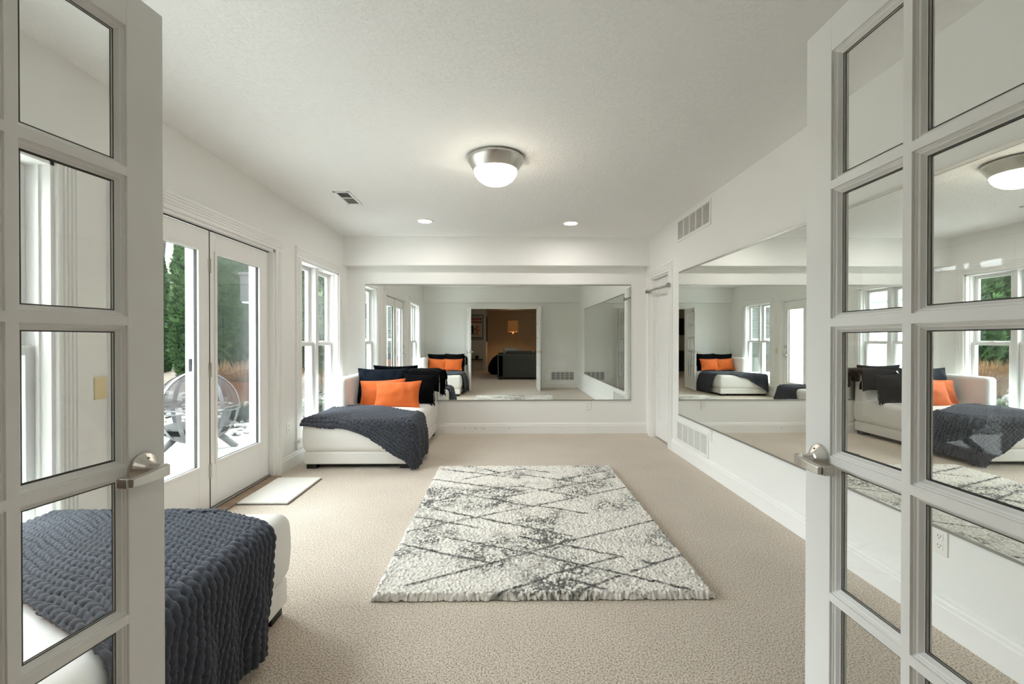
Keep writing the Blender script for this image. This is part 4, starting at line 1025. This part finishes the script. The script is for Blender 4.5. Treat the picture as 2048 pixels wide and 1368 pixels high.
for k in range(12): strap(math.radians(10 + 30 * k), -0.04, -0.82, 0.026).build('basket_strap', M['steel'], fp)
MB().lathe([(FR * math.cos(t), FR * math.sin(t)) for t in np.linspace(-0.72, -math.pi / 2, 10)] + [(FR * 0.96 * math.cos(t), FR * 0.96 * math.sin(t)) for t in np.linspace(-math.pi / 2, -0.72, 10)], fc, 40).build('ash_bowl', M['steel'], fp, smooth=True)
MB().lathe([(0.0, -0.20), (FR * 0.80, -0.20), (FR * 0.80, -0.22), (0.0, -0.22)], fc, 30).build('grate', M['steel_dark'], fp)
for k in range(4):
    a = math.radians(35 + 90 * k); MB().tube([fc + Vector((0.20 * math.cos(a), 0.20 * math.sin(a), -0.33)), Vector((fc.x + 0.40 * math.cos(a), fc.y + 0.40 * math.sin(a), ZP))], 0.038, 12).build('leg', M['steel'], fp, smooth=True)

# ---- plants
def attr_mesh(name, verts, faces, tones, mat):
    me = bpy.data.meshes.new(name); me.from_pydata(verts, [], faces); me.materials.append(mat)
    at = me.attributes.new('tone', 'FLOAT', 'FACE'); at.data.foreach_set('value', tones); me.update(); return me
def arborvitae_mesh(seed, H, R, N):
    rn = random.Random(seed); vs_, fs_, tn = [], [], []
    for k in range(N):
        f = rn.random() ** 0.85; z = 0.05 + f * H; ang = rn.uniform(0, 2 * math.pi)
        lump = 0.86 + 0.28 * mnoise.noise(Vector((math.cos(ang) * 2.2 + seed, math.sin(ang) * 2.2, z * 2.2)))
        rr = R * (min(1, 0.55 + f * 4) * (1 - f ** 2.2) + 0.02) * lump * rn.uniform(0.72, 1.05)
        base = Vector((math.cos(ang) * rr, math.sin(ang) * rr, z)); outd = Vector((math.cos(ang), math.sin(ang), rn.uniform(0.5, 1.5))).normalized()
        side = outd.cross(Vector((0, 0, 1))).normalized(); side = (side * math.cos(rn.uniform(-1, 1)) + outd.cross(side) * math.sin(rn.uniform(-1, 1))).normalized()
        L = rn.uniform(0.07, 0.15); t = rn.random()
        for q in (-1, 0, 1):
            d = (outd + side * 0.55 * q).normalized(); w = L * 0.16; i0 = len(vs_)
            pe = side.cross(d).normalized() if q == 9 else side
            vs_ += [base - pe * w * 0.4, base + d * L * 0.55 + pe * w - outd * 0.0, base + d * L, base + d * L * 0.5 - pe * w]
            fs_.append((i0, i0 + 1, i0 + 2, i0 + 3)); tn.append(min(1, max(0, t * 0.7 + rn.uniform(0, 0.3))))
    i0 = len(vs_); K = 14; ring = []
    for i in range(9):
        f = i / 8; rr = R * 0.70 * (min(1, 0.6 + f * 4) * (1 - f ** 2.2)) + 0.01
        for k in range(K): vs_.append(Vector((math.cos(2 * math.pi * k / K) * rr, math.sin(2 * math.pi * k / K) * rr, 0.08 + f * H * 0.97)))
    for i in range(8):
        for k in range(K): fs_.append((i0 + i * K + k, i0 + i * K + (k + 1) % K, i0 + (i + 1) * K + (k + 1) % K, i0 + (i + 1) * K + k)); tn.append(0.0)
    return attr_mesh('foliage', [tuple(v) for v in vs_], fs_, tn, M['arbor'])
am = [arborvitae_mesh(1, 4.9, 0.37, 8000), arborvitae_mesh(2, 4.6, 0.50, 9000)]
tm = MB().tube([(0, 0, -0.1), (0, 0, 0.6), (0.02, 0, 4.0)], [0.08, 0.07, 0.02], 8).mesh('trunk', M['bark'])
for k, (x, y, s, v) in enumerate(((-5.08, 8.6, 1.0, 1), (-5.90, 8.7, 1.0, 0), (-6.95, 9.3, 0.50, 1), (-4.10, 8.6, 1.05, 0), (-3.15, 8.65, 1.0, 1), (-2.2, 8.7, 0.97, 0), (-8.4, 9.6, 0.5, 0))):
    r = empty('arborvitae', (x, y, bed_z(x, y) - 0.05), random.uniform(0, 6), label='tall dark green arborvitae in the row behind the patio stones' if s > 0.8 else 'short young arborvitae behind the patio stones, half the height of its row', cat='tree', group='arborvitae row behind the patio' if s > 0.8 else 'young arborvitae behind the patio')
    r.scale = (s, s, s)
    link(bpy.data.objects.new('foliage', am[v]), r); link(bpy.data.objects.new('trunk', tm), r)

def bare_tree_mesh(seed, H):
    rn = random.Random(seed); m = MB()
    def grow(p, d, L, r, depth):
        pts = [p]; rs = [r]; q = p.copy(); dd = d.copy(); steps = 4
        for i in range(steps):
            dd = (dd + Vector((rn.uniform(-.18, .18), rn.uniform(-.18, .18), rn.uniform(-.05, .14)))).normalized(); q = q + dd * L / steps; pts.append(q.copy()); rs.append(r * (1 - 0.45 * (i + 1) / steps))
        m.tube(pts, rs, 5 if depth < 2 else 3, cap=False)
        if depth >= 5: return
        for k in range(3 if depth < 4 else 2):
            b = pts[rn.randint(2, steps)]; a = rn.uniform(0, 6.28); sp = rn.uniform(0.35, 0.8)
            nd = (dd + Vector((math.cos(a) * sp, math.sin(a) * sp, rn.uniform(0.0, 0.3)))).normalized()
            grow(b, nd, L * rn.uniform(0.6, 0.78), rs[-1] * rn.uniform(0.6, 0.8), depth + 1)
    grow(Vector((0, 0, -0.3)), Vector((0, 0, 1)), H * 0.34, 0.13, 0)
    return m.mesh('branches', M['bark'])
bt = [bare_tree_mesh(s, 9.5) for s in (3, 8, 15)]
rn = random.Random(11)
spots = [(-8.5, 11.5), (-6.6, 12.5), (-10.5, 12.0), (-5.0, 13.5), (-12.5, 14.0), (-8.0, 15.5), (-3.2, 14.5), (-11.5, 9.0), (-14, 10.5), (-15.5, 7.0), (-13.0, 4.5), (-16.5, 2.0), (-13.5, -1.5), (-18, -3.0), (-15, -6.0), (-20, 1.0), (-18, 6), (-17, 13), (-10, 18), (-14, 18), (-21, 9), (-20, -8)]
for k, (x, y) in enumerate(spots):
    r = empty('bare_tree', (x, y, min(7, ground_z(x, y))), rn.uniform(0, 6.28), label='leafless winter tree beyond the lawn', cat='tree', group='bare trees beyond the lawn')
    s = rn.uniform(0.85, 1.2); r.scale = (s, s, s)
    link(bpy.data.objects.new('branches', bt[k % 3]), r)

def tuft_mesh(seed, H, R, N, mat, droop):
    rn = random.Random(seed); vs_, fs_, tn = [], [], []
    for k in range(N):
        a = rn.uniform(0, 6.28); r0 = rn.uniform(0, R * 0.35); L = H * rn.uniform(0.5, 1.05); sp = rn.uniform(0.1, 1.0) * droop; w = 0.006; i0 = len(vs_)
        b = Vector((math.cos(a) * r0, math.sin(a) * r0, 0)); d = Vector((math.cos(a), math.sin(a), 0)); s = Vector((-d.y, d.x, 0)) * w
        for f in (0, 0.5, 1.0):
            p = b + d * (sp * R * f * f) + Vector((0, 0, L * (f - 0.25 * sp * f * f)))
            vs_ += [p - s * (1 - f * 0.8), p + s * (1 - f * 0.8)]
        fs_ += [(i0, i0 + 1, i0 + 3, i0 + 2), (i0 + 2, i0 + 3, i0 + 5, i0 + 4)]; t = rn.random(); tn += [t, t]
    return attr_mesh('blades', [tuple(v) for v in vs_], fs_, tn, mat)
tg = tuft_mesh(4, 0.75, 0.55, 900, M['rust'], 1.0); ty = tuft_mesh(6, 0.34, 0.42, 900, M['yew'], 1.2)
for (x, y, s) in ((-4.45, 7.75, 1.0), (-4.05, 7.95, 0.9), (-3.55, 7.8, 0.85), (-4.95, 8.0, 0.9), (-2.9, 7.9, 0.8), (-6.6, 7.9, 0.8)):
    r = empty('rust_grass', (x, y, bed_z(x, y) - 0.02), rn.uniform(0, 6), label='clump of rust coloured ornamental grass in the planting bed', cat='grass clump', group='rust grass clumps'); r.scale = (s, s, s)
    link(bpy.data.objects.new('blades', tg), r)
for (x, y, s) in ((-4.05, 7.05, 1.0), (-5.6, 7.3, 1.0), (-3.0, 7.2, 0.9), (-6.5, 7.1, 1.0)):
    r = empty('low_shrub', (x, y, bed_z(x, y) - 0.02), rn.uniform(0, 6), label='low dark green shrub among the river stones', cat='shrub', group='low shrubs among the stones'); r.scale = (s, s, s)
    link(bpy.data.objects.new('blades', ty), r)

# siding clad wing of the house, reflected in the mirrors
wg = empty('house_wing', (-3.9, -0.52, ZP), label='cream clapboard wing of the house with a blinded window', cat='house')
MB().box(-5.5, XL - WT, -0.55, -0.53, ZP, 5.2).build('sheathing', M['joint'], wg)
bdm = None
for k in range(36):
    z = ZP + 0.02 + k * 0.145
    MB().extrude([(0, 0), (0.022, 0), (0.006, 0.155), (0, 0.155)], (-5.5, -0.53, z), (XL - WT - 0.001, -0.53, z), (0, 1, 0), (0, 0, 1)).build('siding_board', M['siding'], wg)
MB().box(-5.56, -5.46, -0.56, -0.48, ZP, 5.2).build('corner_board', M['trim'], wg)
wx0, wx1, wz0, wz1 = -4.15, -2.75, 0.35, 2.15
m = MB(); m.box(wx0 - 0.1, wx1 + 0.1, -0.53, -0.47, wz1, wz1 + 0.11).box(wx0 - 0.1, wx1 + 0.1, -0.53, -0.45, wz0 - 0.07, wz0).box(wx0 - 0.1, wx0, -0.53, -0.47, wz0, wz1).box(wx1, wx1 + 0.1, -0.53, -0.47, wz0, wz1).box((wx0 + wx1) / 2 - 0.04, (wx0 + wx1) / 2 + 0.04, -0.53, -0.475, wz0, wz1).box(wx0, wx1, -0.53, -0.48, 1.22, 1.27)
wfr = m.build('window_frame', M['trim'], wg)
MB().box(wx0, wx1, -0.506, -0.505, wz0, wz1).build('window_back', M['gasket'], wfr)
for k in range(28):
    z = wz0 + 0.82 + k * 0.035
    MB().extrude([(0, 0), (0.022, 0.012), (0.022, 0.014), (0, 0.002)], (wx0 + 0.01, -0.503, z), (wx1 - 0.01, -0.503, z), (0, 1, 0), (0, 0, 1)).build('blind_slat', M['blind'], wfr)
MB().box(wx0, wx1, -0.479, -0.476, wz0, wz1).build('pane', M['win_glass'], wfr)

# white outbuilding across the lawn
ob = empty('garden_shed', (-10.2, -2.6, ground_z(-10.2, -2.6)), label='white garden shed with grey roof across the lawn', cat='shed')
gz = ground_z(-10.2, -2.6) - 0.3
MB().box(-11.4, -9.0, -3.8, -1.4, gz, 2.6 + gz).build('walls', M['trim'], ob)
MB().extrude([(-1.45, 2.55), (0, 3.5), (1.45, 2.55), (1.45, 2.62), (0, 3.6), (-1.45, 2.62)], (-10.2, -4.0, gz), (-10.2, -1.2, gz), (1, 0, 0), (0, 0, 1)).build('roof', M['shingle'], ob)
MB().extrude([(-1.2, 2.5), (1.2, 2.5), (0, 3.45)], (-10.2, -3.7, gz), (-10.2, -1.45, gz), (1, 0, 0), (0, 0, 1)).build('gable', M['trim'], ob)
MB().box(-9.0, -8.97, -3.0, -2.1, gz, gz + 2.05).build('shed_door', M['door'], ob)

# light portals guide the sky sampling through the openings (they emit nothing themselves)
for (y0, y1, z0, z1) in (W1, W2, PD):
    ld = bpy.data.lights.new('sky_portal', 'AREA'); ld.shape = 'RECTANGLE'; ld.size = y1 - y0; ld.size_y = z1 - z0; ld.cycles.is_portal = True
    lo = bpy.data.objects.new('sky_portal', ld); COL.objects.link(lo); lo.location = (XL - WT - 0.08, (y0 + y1) / 2, (z0 + z1) / 2)
    lo.rotation_euler = (math.radians(90), 0, math.radians(-90))
